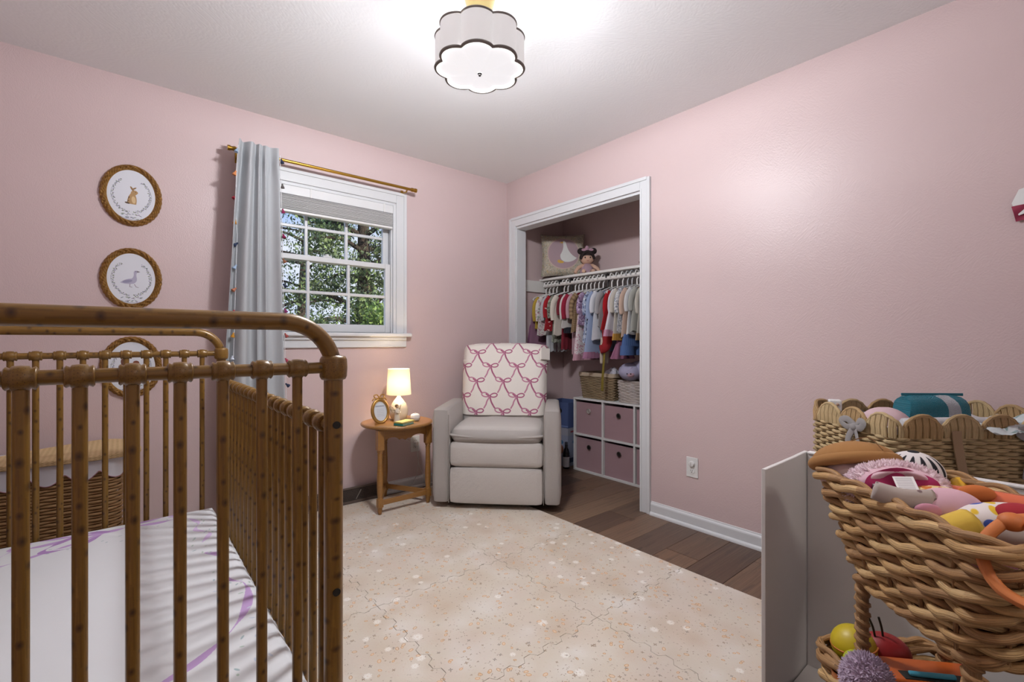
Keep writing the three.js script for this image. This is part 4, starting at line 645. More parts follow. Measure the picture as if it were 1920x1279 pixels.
// ---------- closet ----------
{
  const Sh = thing('closet_shelf', 'white closet shelf board above the hanging clothes', 'shelf');
  obj('shelf_board', span(0.385, XC - 0.001, 1.628, 1.648, 0.001, ZC1 - 0.001, 0.003), M.shelf, Sh);
  obj('cleat', span(0.13, XC - 0.002, 1.525, 1.627, 0.0005, 0.02, 0.002), M.shelf, Sh); obj('cleat', span(XC - 0.02, XC - 0.0005, 1.54, 1.627, 0.021, ZC1 - 0.001, 0.002), M.shelf, Sh);
  const rod = cyl(0.016, ZC1 - 0.045, 0, 0, 0, 16); rod.rotateX(PI / 2); rod.translate(0.42, 1.585, ZC1 / 2 + 0.01);
  tag(obj('closet_rod', rod, M.shelf), 'white closet rod under the shelf carrying the hangers', 'rod');

  // cube organizer with fabric bins
  const O = thing('cube_organizer', 'white cube organizer with six openings on the closet floor', 'organizer', [0.385, 0, 0.42]);
  const wM = mat('#dadad8', 0.5), D = 0.285, W = 0.915, H = 0.61, t = 0.015;
  for (const y of [0, (H - t) / 2, H - t]) obj('shelf_panel', span(0, D, y, y + t, 0, W, 0.001), wM, O);
  for (let k = 0; k < 4; k++) obj('divider', span(0.0005, D - 0.0005, t, H - t, k * (W - t) / 3, k * (W - t) / 3 + t, 0.001), wM, O);
  obj('back_board', span(D - 0.004, D, 0.002, H - 0.002, 0.002, W - 0.002, 0), mat('#a79f9c', 0.8), O);
  const felt = mat('#b5959a', 0.95, { bumpMap: again(fineNoise, 6, 6), bumpScale: 0.0012 });
  const cell = (W - t) / 3, rowH = (H - t) / 2;
  const bin = thing('fabric_bin', 'dusty pink fabric bin with a grommet, in the cube organizer', 'bin', [0, 0, 0], 0, 'pink fabric bins');
  {
    const bw = cell - t - 0.012, bh = rowH - t - 0.022;
    const front = slab((u, v) => [0.004 + 0.006 * Math.sin(v * PI) * Math.sin(u * PI) + 0.002 * fbm(u * 4, v * 4, 1), v * bh - 0.008 * Math.sin(u * PI) * (v > 0.95 ? 1 : 0), (1 - u) * bw], 16, 16, 0.004);
    obj('body', [front, span(0.01, 0.26, 0, 0.006, 0, bw, 0), span(0.01, 0.26, 0, bh, 0, 0.004, 0), span(0.01, 0.26, 0, bh, bw - 0.004, bw, 0), span(0.256, 0.26, 0, bh, 0, bw, 0)], felt, bin);
    const gr = new THREE.TorusGeometry(0.017, 0.0035, 8, 28); gr.rotateY(PI / 2); gr.translate(-0.004, bh * 0.74, bw * 0.5); obj('grommet', gr, mat('#5a4c4a', 0.4, { metalness: 0.6 }), bin);
    const ho = cyl(0.0165, 0.003, 0, 0, 0, 24); ho.rotateZ(PI / 2); ho.translate(-0.0035, bh * 0.74, bw * 0.5); obj('grommet_hole', ho, M.black, bin);
    const bound = box(0.006, 0.012, bw, 0.003, bh - 0.006, bw / 2, 0.002); obj('hem', bound, felt, bin);
  }
  let first = true;
  for (let c = 0; c < 3; c++) for (let r = 0; r < 2; r++) {
    const b = first ? bin : bin.clone(); if (!first) { b.name = numbered('fabric_bin'); scene.add(b); }
    b.position.set(0.385 + 0.012 + rr(0, 0.008), t + r * rowH + 0.0005, 0.42 + t + c * cell + 0.006);
    if (c === 0 && r === 1) { b.userData = { label: 'pink fabric bin with a pale metal ring, above another bin', category: 'bin', group: 'pink fabric bins' }; b.children.find((q) => q.name === 'grommet').material = mat('#c9c4be', 0.35, { metalness: 0.5 }); b.children.find((q) => q.name === 'grommet_hole').material = mat('#8f8580', 0.6); }
    else b.userData = { label: [['pink fabric bin in the bottom row, under the pale-ringed bin', ''], ['pink fabric bin in the bottom row between two other bins', 'pink fabric bin in the top row between two other bins'], ['pink fabric bin in the bottom row by the closet casing', 'pink fabric bin in the top row by the closet casing']][c][r], category: 'bin', group: 'pink fabric bins' };
    first = false;
  }
  // two baskets on top
  const bask = (name, label, p, w, d, h, m, mm, taper, rowsN) => {
    const B = thing(name, label, 'basket', p); const path = rrPath(d, w, 0.025, 200), rows = [];
    for (let k = 0; k < rowsN; k++) { const s = 1 - taper * (1 - k / (rowsN - 1)); rows.push(weave(path, [s, s], 0.006 + k * (h - 0.01) / rowsN, h / rowsN * 0.52, 28, k * PI, 0.003, 0, 5)); }
    obj('woven_body', rows, m, B); obj('inner_wall', (() => { const g = new THREE.CylinderGeometry(0.5, 0.5 - taper * 0.5, h * 0.94, 4, 1, true); g.rotateY(PI / 4); g.scale(d * 1.35, 1, w * 1.36); g.translate(0, h * 0.48, 0); return g; })(), mm, B); obj('bottom', span(-d / 2 * (1 - taper) + 0.005, d / 2 * (1 - taper) - 0.005, 0.001, 0.008, -w / 2 * (1 - taper) + 0.005, w / 2 * (1 - taper) - 0.005, 0), mm, B); return B;
  };
  const b1 = bask('storage_basket', 'tan woven storage basket with canvas rim on the cube organizer', [0.525, 0.6105, 0.648], 0.36, 0.25, 0.205, wicker.taupe, wicker.taupe, 0.12, 19);
  obj('canvas_rim', slab((u, v) => { const p = rrPath(0.262, 0.372, 0.025, 160)[Math.round(u * 160) % 160]; return [p[0], 0.215 - v * 0.03, p[1]]; }, 160, 1, 0.003), mat('#b7a68f', 0.9), b1);
  bask('wicker_basket', 'whitewashed wicker basket under the lilac plush on the cube organizer', [0.525, 0.6105, 1.06], 0.4, 0.25, 0.18, wicker.white, wicker.white, 0.04, 15);
  const wp = thing('paper_bundle', 'crumpled white tissue sticking out of the tan closet basket', 'tissue', [0.5, 0.72, 0.74]);
  obj('crumple', (() => { const g = new THREE.IcosahedronGeometry(0.062, 5), p = g.attributes.position; for (let i = 0; i < p.count; i++) { const v = V(p.getX(i), p.getY(i), p.getZ(i)), k = 1 + 0.5 * fbm(v.x * 22, v.y * 22, v.z * 22); p.setXYZ(i, v.x * k * 1.1, v.y * k * 1.35 + 0.06, v.z * k); } g.computeVertexNormals(); return g; })(), mat('#c8c6cf', 0.9), wp);
  // lilac plush lying on the white basket
  const pl = thing('plush_pillow', 'round lilac plush toy with a pink snout lying on the white closet basket', 'plush toy', [0.47, 0.79, 1.02], 0.3);
  obj('plush_body', [ball(0.1, 0.02, 0.075, 0.05, 1.1, 0.8, 1.5, 30, 20), ball(0.082, -0.05, 0.062, -0.06, 1, 0.82, 1.05, 28, 18)], mat('#a5a2bb', 0.95, { sheen: 0.6 }), pl);
  obj('snout', ball(0.03, -0.108, 0.045, -0.04, 0.75, 0.7, 1.15), mat('#b5939f', 0.95), pl); obj('nostril', [ball(0.005, -0.13, 0.05, -0.055), ball(0.005, -0.13, 0.05, -0.028)], M.dark, pl);
  obj('stitching', sweep(spline([[-0.09, 0.1, -0.12], [-0.115, 0.085, -0.09], [-0.128, 0.075, -0.05], [-0.11, 0.1, -0.02]], 20), 0.0015, 5), mat('#8a6f80', 0.9), pl);
  // pillow with goose on the shelf
  const gp = canvasTex(512, 512, (x, w, h) => {
    x.fillStyle = '#b3ab9a'; x.fillRect(0, 0, w, h);
    for (let k = 0; k < 1500; k++) { x.fillStyle = ['#8d9179', '#a88f88', '#c5bda4', '#7f8a80', '#b59a6a', '#cfc6b4'][k % 6]; x.beginPath(); x.ellipse(rnd() * w, rnd() * h, rr(3, 8), rr(2, 5), rnd() * 6, 0, 7); x.fill(); }
    x.fillStyle = '#c2a9a2'; x.beginPath(); x.arc(256, 256, 186, 0, 7); x.fill(); x.fillStyle = '#a89298'; x.beginPath(); x.arc(256, 256, 176, 0, 7); x.fill();
    x.fillStyle = '#d5d6d3'; x.beginPath(); x.moveTo(250, 110); x.quadraticCurveTo(272, 96, 286, 130); x.quadraticCurveTo(300, 220, 350, 270); x.quadraticCurveTo(380, 300, 410, 308); x.quadraticCurveTo(350, 370, 270, 356); x.quadraticCurveTo(210, 330, 222, 270); x.quadraticCurveTo(262, 210, 254, 140); x.closePath(); x.fill();
    x.fillStyle = '#c9a24e'; x.beginPath(); x.moveTo(252, 112); x.lineTo(212, 128); x.lineTo(252, 138); x.fill(); x.beginPath(); x.ellipse(222, 356, 36, 16, 0.15, 0, 7); x.fill(); x.beginPath(); x.ellipse(206, 344, 18, 12, 0, 0, 7); x.fill();
  });
  const P = thing('goose_pillow', 'square pillow with a white goose in a pink circle on the closet shelf', 'pillow', [0.475, 1.648, 0.215], -0.72); const S = 0.4;
  const half = (s) => surf((u, v) => { const a = u * 2 - 1, b = v * 2 - 1, k = (1 - a * a * a * a) * (1 - b * b * b * b), pin = 1 - 0.07 * (a * a) * (1 - b * b) - 0; return [a * S / 2 * (1 - 0.08 * (1 - b * b) * Math.abs(a) ** 3), S / 2 + b * S / 2 * (1 - 0.08 * (1 - a * a) * Math.abs(b) ** 3), s * 0.062 * Math.pow(k, 0.55), s > 0 ? u : 1 - u, v]; }, 28, 28);
  const back = half(-1); back.setIndex(Array.from(back.index.array).reverse()); back.computeVertexNormals();
  const ps = obj('pillow_front', half(1), mat('#ffffff', 0.95, { map: gp }), P); const pb = obj('pillow_back', back, mat('#a89c8c', 0.95), P);
  for (const q of [ps, pb]) { q.rotation.x = -0.16; q.position.set(0, 0.006, 0); }
  // doll
  const Dl = thing('rag_doll', 'soft doll with dark hair buns and pink dress sitting on the closet shelf', 'doll', [0.49, 1.648, 0.48], -0.75);
  const skin = mat('#c9a58f', 0.9), hairM = mat('#221716', 0.85), dress = mat('#a78d98', 0.95);
  obj('body', [ball(0.05, 0, 0.05, 0, 1.1, 1.0, 0.8), sweep(spline([[-0.035, 0.08, 0], [-0.08, 0.05, 0.02], [-0.105, 0.01, 0.035]], 14), (t) => 0.017 - 0.003 * t, 10), sweep(spline([[0.035, 0.08, 0], [0.08, 0.05, 0.02], [0.105, 0.012, 0.035]], 14), (t) => 0.017 - 0.003 * t, 10), ball(0.06, 0, 0.142, 0.0, 1, 0.93, 0.9, 26, 18), cyl(0.018, 0.03, 0, 0.09, 0)], skin, Dl);
  obj('dress', lathe([[0.001, 0.092], [0.03, 0.09], [0.05, 0.06], [0.062, 0.02], [0.066, 0.001], [0, 0.001]], 26), dress, Dl);
  obj('hair', [(() => { const g = new THREE.SphereGeometry(0.0635, 26, 16, 0, 2 * PI, 0, PI * 0.62); g.rotateX(-0.55); g.translate(0, 0.145, -0.004); return g; })(), ball(0.028, -0.052, 0.2, 0, 1.1, 1, 1), ball(0.028, 0.052, 0.2, 0, 1.1, 1, 1), sweep(spline([[0, 0.19, 0.045], [-0.035, 0.17, 0.052], [-0.056, 0.13, 0.03]], 12), 0.012, 8), sweep(spline([[0, 0.19, 0.045], [0.035, 0.17, 0.052], [0.056, 0.13, 0.03]], 12), 0.012, 8)], hairM, Dl);
  obj('bow', [ball(0.014, -0.03, 0.206, 0.03, 1.5, 0.8, 0.6), ball(0.014, 0.03, 0.206, 0.03, 1.5, 0.8, 0.6), ball(0.018, 0.0, 0.226, -0.01, 0.9, 1.3, 0.5)], mat('#b58f9e', 0.9), Dl);
  obj('eyes', [ball(0.0055, -0.022, 0.138, 0.052, 1, 1.3, 0.5), ball(0.0055, 0.022, 0.138, 0.052, 1, 1.3, 0.5)], M.black, Dl); obj('mouth', [sweep(spline([[-0.008, 0.114, 0.051], [0, 0.111, 0.053], [0.008, 0.114, 0.051]], 8), 0.0018, 5)], mat('#a3545a', 0.8), Dl);
  for (const s of [-1, 1]) obj('leg', sweep(spline([[s * 0.025, 0.018, 0.02], [s * 0.035, 0.018, 0.08], [s * 0.04, 0.016, 0.115]], 12), 0.0155, 10), skin, Dl);
  const wb = thing('wooden_box', 'shallow brown box lying on the closet shelf', 'box', [0.56, 1.648, 1.13], 0); obj('box_base', box(0.16, 0.03, 0.24, 0, 0.015, 0, 0.002), mat('#6f5648', 0.7), wb); obj('box_lid', box(0.168, 0.016, 0.248, 0, 0.036, 0, 0.002), mat('#7a5f4f', 0.7), wb);
  // boxes on the closet floor
  const bb = thing('blue_bin', 'open blue fabric bin stacked on a printed carton in the closet', 'bin', [0.505, 0.331, 0.205], 0.1); const bl = mat('#4a5a86', 0.8);
  obj('bin_walls', [span(-0.12, 0.12, 0, 0.22, -0.13, -0.124), span(-0.12, 0.12, 0, 0.22, 0.124, 0.13), span(-0.12, -0.114, 0, 0.22, -0.124, 0.124), span(0.114, 0.12, 0, 0.22, -0.124, 0.124), span(-0.114, 0.114, 0, 0.006, -0.124, 0.124)], bl, bb);
  const h = cyl(0.022, 0.003, 0, 0, 0, 20); h.rotateZ(PI / 2); h.translate(-0.1215, 0.145, 0.04); obj('handle_hole', h, M.black, bb); obj('rim_band', span(-0.123, -0.12, 0.006, 0.02, -0.13, 0.13), mat('#6d7fae', 0.8), bb);
  const ct = thing('printed_carton', 'printed cardboard carton under the blue bin on the closet floor', 'carton', [0.505, 0, 0.205], 0.1);
  const pr = canvasTex(256, 320, (x, w, hh) => { x.fillStyle = '#8d93a8'; x.fillRect(0, 0, w, hh); x.fillStyle = '#9a9aa6'; x.fillRect(0, 0, w, 60); x.fillStyle = '#9a4a50'; x.fillRect(40, 24, 120, 14); x.fillStyle = '#3f6a8c'; x.beginPath(); x.ellipse(140, 120, 70, 26, 0, 0, 7); x.fill(); x.fillStyle = '#7a4a30'; x.beginPath(); x.ellipse(170, 180, 40, 44, 0, 0, 7); x.fill(); x.fillStyle = '#2c3850'; x.fillRect(20, 250, 60, 40); });
  obj('carton_body', box(0.25, 0.33, 0.26, 0, 0.165, 0, 0.002), mat('#ffffff', 0.6, { map: pr }), ct); obj('carton_flap', box(0.252, 0.002, 0.13, 0, 0.3302, 0.064, 0), mat('#9a9db0', 0.6), ct);
  const bt = thing('dark_bottle', 'dark bottle with a white label standing by the cube organizer', 'bottle', [0.36, 0, 0.36]); obj('bottle_body', lathe([[0, 0], [0.026, 0], [0.028, 0.01], [0.028, 0.13], [0.02, 0.16], [0.011, 0.175], [0.011, 0.205], [0, 0.205]], 24), mat('#191a20', 0.25), bt); obj('bottle_label', lathe([[0.0285, 0.015], [0.0285, 0.1]], 24), mat('#b9bcc2', 0.7), bt); obj('bottle_cap', cyl(0.0125, 0.022, 0, 0.212, 0), mat('#3a3c48', 0.4), bt);

  // ---------- hanging clothes ----------
  const speck = (bg, cols, n = 260, s = [4, 10]) => canvasTex(256, 256, (x, w, hh) => { x.fillStyle = bg; x.fillRect(0, 0, w, hh); for (let k = 0; k < n; k++) { x.fillStyle = cols[k % cols.length]; x.beginPath(); x.ellipse(rnd() * w, rnd() * hh, rr(...s), rr(...s) * 0.6, rnd() * 6, 0, 7); x.fill(); } }, 3, 3);
  const plaid = (bg, a, b) => canvasTex(256, 256, (x, w, hh) => { x.fillStyle = bg; x.fillRect(0, 0, w, hh); for (let k = 0; k < 8; k++) { x.fillStyle = a; x.globalAlpha = 0.5; x.fillRect(k * 32, 0, 10, hh); x.fillRect(0, k * 32, w, 10); x.fillStyle = b; x.fillRect(k * 32 + 18, 0, 4, hh); x.fillRect(0, k * 32 + 18, w, 4); } }, 4, 4);
  const tex = { dots: speck('#9a1822', ['#d9c9c4'], 40, [7, 9]), flo: speck('#cfcbc6', ['#b4788a', '#8f9a86', '#b9a0a6'], 300), blu: speck('#9fa9bf', ['#5f6b8c', '#d0d3da', '#46506c'], 420), pur: speck('#8d7390', ['#c7b9cc', '#5c4668', '#a58fae'], 420), cam: speck('#83867a', ['#4c5246', '#a3a296', '#686c5c'], 300), pla: plaid('#8b7355', '#5a4632', '#b8a07a'), pinkflo: speck('#d8d0d0', ['#b98a98', '#c99aa6'], 240), grey: speck('#b4b6ba', ['#7a8090', '#d4d6d8'], 420), twd: speck('#8a7899', ['#b3a4bd', '#6a5878'], 900, [2, 4]) };
  const cm = (c) => tex[c] ? mat('#ffffff', 0.95, { map: tex[c] }) : mat(c, 0.95);
  const cache = {}; const cmat = (c) => cache[c] ??= cm(c);
  const hookG = (() => { const p = []; for (let k = 0; k <= 18; k++) { const t = -0.5 + k / 18 * 4.1; p.push(V(Math.cos(t) * 0.0215, 0.003 + Math.sin(t) * 0.0215, 0)); } p.reverse(); p.unshift(); return sweep([...p.slice().reverse(), V(-0.012, -0.03, 0), V(0, -0.045, 0), V(0, -0.088, 0)], 0.0056, 6); })();
  const bodyG = (w) => sweep(spline([[0, -0.086, 0], [w * 0.5, -0.103, 0], [w, -0.133, 0], [w * 1.02, -0.143, 0], [w * 0.9, -0.146, 0], [0, -0.146, 0], [-w * 0.9, -0.146, 0], [-w * 1.02, -0.143, 0], [-w, -0.133, 0], [-w * 0.5, -0.103, 0]], 50, true), 0.0042, 6, true);
  const hg = [bodyG(0.135), bodyG(0.15)];
  const hangMats = { w: mat('#e4e3e0', 0.5), k: mat('#1b1a1c', 0.5), g: mat('#b9bcc0', 0.4) };
  // rows: z, colour, length, half shoulder, half hem, kind, hem colour, hanger, label
  const rows = [
    [0.055, '#8a6479', 0.46, 0.13, 0.17, 'dress', '#9a5f7c', 'w', 'mauve wrap dress with a long tie, hung at the window-wall end of the rod'],
    [0.1, '#b89a3c', 0.3, 0.12, 0.14, 'top', null, 'w', 'short yellow baby top on the closet rod'],
    [0.145, 'flo', 0.36, 0.13, 0.16, 'top', null, 'w', 'cream flowered baby top beside the yellow one'],
    [0.19, '#b3b5b8', 0.5, 0.11, 0.1, 'romper', null, 'w', 'pale grey long baby romper beside the flowered top'],
    [0.24, 'dots', 0.32, 0.13, 0.165, 'top', null, 'k', 'red baby top with white dots'],
    [0.28, 'cam', 0.42, 0.12, 0.14, 'romper', null, 'w', 'mottled green baby romper behind the dotted red top'],
    [0.325, '#cfc7bb', 0.36, 0.13, 0.15, 'top', null, 'w', 'plain cream long-sleeved top with wide sleeves'],
    [0.365, '#6f1a28', 0.48, 0.11, 0.12, 'romper', null, 'k', 'dark red long baby romper'],
    [0.41, '#c9c6c2', 0.3, 0.12, 0.15, 'top', null, 'w', 'short white top with black trim below', '#22232c'],
    [0.45, '#8e1c36', 0.2, 0.12, 0.14, 'top', null, 'w', 'short crimson top between white ones'],
    [0.49, '#b3929a', 0.52, 0.11, 0.1, 'romper', null, 'w', 'dusty rose long trousers set'],
    [0.535, 'pla', 0.34, 0.125, 0.16, 'dress', null, 'w', 'brown checked dress on the closet rod'],
    [0.58, 'pinkflo', 0.52, 0.12, 0.17, 'dress', '#b98e9a', 'w', 'long white dress sprigged with pink and a ruffled hem'],
    [0.62, 'pur', 0.28, 0.12, 0.16, 'top', null, 'w', 'purple flowered baby top'],
    [0.665, 'blu', 0.42, 0.125, 0.17, 'dress', null, 'w', 'blue and white patterned dress'],
    [0.71, '#8e9dbb', 0.5, 0.12, 0.19, 'dress', '#a0708c', 'w', 'light blue dress with a pink ruffled hem'],
    [0.755, '#c6c8cf', 0.4, 0.12, 0.15, 'top', null, 'k', 'long white and bluish shirt dress'],
    [0.795, '#9c9b9d', 0.3, 0.12, 0.14, 'top', null, 'w', 'plain grey top beside the bright red dress'],
    [0.85, '#a3101c', 0.33, 0.1, 0.18, 'dress', null, 'w', 'bright red A-line dress on the closet rod'],
    [0.9, '#c9c4cb', 0.33, 0.1, 0.18, 'dress', '#b98aa0', 'w', 'white A-line dress with a pink pleated hem'],
    [0.945, '#bdb6ab', 0.36, 0.12, 0.14, 'top', null, 'g', 'beige knit top with a mustard collar', '#b98a3c'],
    [0.985, 'grey', 0.34, 0.125, 0.15, 'top', null, 'g', 'grey and white patterned top'],
    [1.03, '#c1a796', 0.38, 0.125, 0.16, 'top', null, 'w', 'peach and cream long-sleeved top'],
    [1.075, '#c5c5c6', 0.36, 0.13, 0.16, 'top', null, 'w', 'white fluffy cardigan on the closet rod'],
    [1.125, '#a3a39c', 0.34, 0.13, 0.165, 'top', null, 'w', 'grey green knit cardigan'],
    [1.17, '#bdb8ac', 0.36, 0.135, 0.17, 'top', null, 'w', 'thick cream coat with a tan fur hem', '#8f7a5e'],
    [1.225, 'twd', 0.36, 0.135, 0.19, 'dress', null, 'w', 'lilac tweed dress by the closet casing'],
    [1.27, '#b9b4ab', 0.4, 0.135, 0.17, 'top', null, 'w', 'off-white coat hidden behind the closet casing'],
    [1.32, '#8b8690', 0.4, 0.135, 0.17, 'top', null, 'w', 'grey coat hidden behind the closet casing'],
  ];
  for (const [z, col, len, sh0, hem0, kind, hemCol, hk, label, extra] of rows) {
    const sh = sh0 * 1.15, hem = hem0 * 1.22;
    const G = thing(kind === 'dress' ? 'baby_dress' : kind === 'romper' ? 'baby_romper' : 'baby_shirt', label, kind === 'top' ? 'top' : kind, [0.42, 1.593, z], PI + rr(-0.07, 0.07), 'baby clothes on the closet rod');
    const hgr = obj('hanger', hg[sh0 > 0.12 ? 1 : 0], hangMats[hk], G); obj('hook', hookG, hangMats[hk], hgr);
    const y0 = -0.1, n = 44, ph = rr(0, 6), wav = kind === 'dress' ? 0.006 : 0.004, k9 = 5 + Math.floor(rr(0, 4));
    const section = (half0, half1, yA, yB, rows2, cx0, cx1, th0, th1, wv) => surf((u, v) => {
      const t = u * 2 * PI, hw = half0 + (half1 - half0) * v, th = th0 + (th1 - th0) * v, w = wv * v * Math.sin(k9 * t + ph), shoulder = v < 0.18 ? Math.sqrt(v / 0.18) : 1;
      return [cx0 + (cx1 - cx0) * v + Math.cos(t) * (hw * (0.42 + 0.58 * shoulder) + w), yA + (yB - yA) * v - (v < 0.3 ? (1 - v / 0.3) * 0.045 * Math.pow(Math.abs(Math.cos(t)), 1.5) : 0) + 0.006 * Math.sin(k9 * t + ph) * v, Math.sin(t) * (th + w * 0.9) * (0.5 + 0.5 * shoulder)];
    }, n, rows2, [0.7, 0.7]);
    const m = cmat(col);
    if (kind === 'romper') {
      const g = obj('bodice', section(sh, sh * 0.92, y0, y0 - len * 0.45, 12, 0, 0, 0.009, 0.014, wav), m, G);
      for (const s of [-1, 1]) obj('trouser_leg', section(sh * 0.48, hem * 0.45, y0 - len * 0.42, y0 - len, 8, s * sh * 0.46, s * sh * 0.52, 0.014, 0.016, 0.004), m, G);
    } else obj('bodice', section(sh, hem, y0, y0 - len, 16, 0, 0, 0.009, kind === 'dress' ? 0.017 : 0.014, wav), m, G);
    if (hemCol || extra) obj('hem_trim', surf((u, v) => { const t = u * 2 * PI, w = wav * 1.3 * Math.sin(k9 * t + ph), hw = (extra && z < 0.5 ? sh : hem) * (1.0 + 0.06 * v); return [Math.cos(t) * (hw + w + 0.002), y0 - len + 0.006 - v * 0.05, Math.sin(t) * (0.018 + w + 0.002 * Math.sin(t * 30)) * 1.05]; }, 90, 3), cmat(hemCol || extra), G);
    if (kind !== 'dress' || rnd() < 0.3) for (const s of [-1, 1]) obj('sleeve', sweep(spline([[s * sh * 0.86, y0 - 0.035, 0], [s * (sh + 0.018), y0 - 0.08, 0.006], [s * (sh + 0.03), y0 - 0.15, 0.01], [s * (sh + 0.026), y0 - 0.19 - rr(0, 0.05), 0.008]], 14), (t) => 0.03 - 0.008 * t, 10, false, 0.5), m, G);
    if (z === 0.055) obj('tie', [sweep(spline([[0.12, y0 - 0.26, 0.02], [0.15, y0 - 0.27, 0.03], [0.16, y0 - 0.4, 0.03], [0.14, y0 - 0.55, 0.03]], 20), 0.012, 6, false, 0.3), sweep(spline([[0.15, y0 - 0.27, 0.03], [0.17, y0 - 0.38, 0.04], [0.19, y0 - 0.52, 0.04]], 20), 0.012, 6, false, 0.3)], cmat('#8c5878'), G);
  }
  // things clipped below the tops
  const sk = thing('denim_shorts', 'blue checked baby shorts hanging below the peach top', 'shorts', [0.36, 1.135, 1.035], PI); const dm = mat('#6d86ad', 0.9, { map: plaid('#c9d2e2', '#5f7fae', '#8fa9d0') });
  obj('waist', surf((u, v) => { const t = u * 2 * PI; return [Math.cos(t) * (0.11 + 0.02 * v), -v * 0.09, Math.sin(t) * (0.03 + 0.01 * v)]; }, 36, 4), dm, sk); for (const s of [-1, 1]) obj('short_leg', surf((u, v) => { const t = u * 2 * PI; return [s * 0.065 + Math.cos(t) * (0.066 + 0.008 * v), -0.085 - v * 0.07, Math.sin(t) * 0.042]; }, 28, 3), dm, sk);
  const sk2 = thing('red_stocking', 'red knitted stocking with a white cuff hanging under the red dress', 'stocking', [0.3, 1.19, 0.845], PI - 0.6);
  obj('stocking_leg', sweep(spline([[0, 0, 0], [0, -0.06, 0], [0.0, -0.12, 0], [0.02, -0.16, 0], [0.055, -0.17, 0]], 20), (t) => 0.042 - 0.01 * t, 14, false, 0.6), mat('#8e1c22', 0.95), sk2); obj('cuff', sweep([V(0, 0.012, 0), V(0, 0, 0), V(0, -0.022, 0)], 0.046, 14, false, 0.65), mat('#cbbfb8', 0.95), sk2);
  const tie = thing('olive_ribbon', 'long olive ribbon hanging in front of the tan closet basket', 'ribbon', [0.29, 1.13, 0.815]); obj('ribbon_tail', slab((u, v) => [0.002 * Math.sin(v * 9), -0.43 * v, (u - 0.5) * (0.014 + 0.01 * v) + 0.01 * Math.sin(v * 5)], 2, 24, 0.0015), mat('#7a6a22', 0.8), tie);
  const tr = thing('cream_socks', 'cream baby leggings dangling above the tan closet basket', 'leggings', [0.33, 1.08, 0.8], PI); for (const s of [-1, 1]) obj('legging', sweep(spline([[s * 0.02, 0.03, 0], [s * 0.03, -0.08, 0.004], [s * 0.026, -0.17, 0.01]], 14), (t) => 0.026 - 0.006 * t, 12, false, 0.6), mat('#b7ab9f', 0.95), tr);
  const pk = thing('mauve_skirt', 'mauve baby skirt hanging under the beige knit top', 'skirt', [0.38, 1.08, 0.93], PI); obj('skirt_cloth', surf((u, v) => { const t = u * 2 * PI, w = 0.012 * Math.sin(8 * t) * v; return [Math.cos(t) * (0.07 + 0.06 * v + w), -v * 0.13, Math.sin(t) * (0.02 + 0.03 * v + w)]; }, 60, 6), mat('#8a5a72', 0.95), pk); obj('waistband', surf((u, v) => { const t = u * 2 * PI; return [Math.cos(t) * 0.071, 0.012 - v * 0.016, Math.sin(t) * 0.022]; }, 36, 1), mat('#7a4a62', 0.95), pk);
}
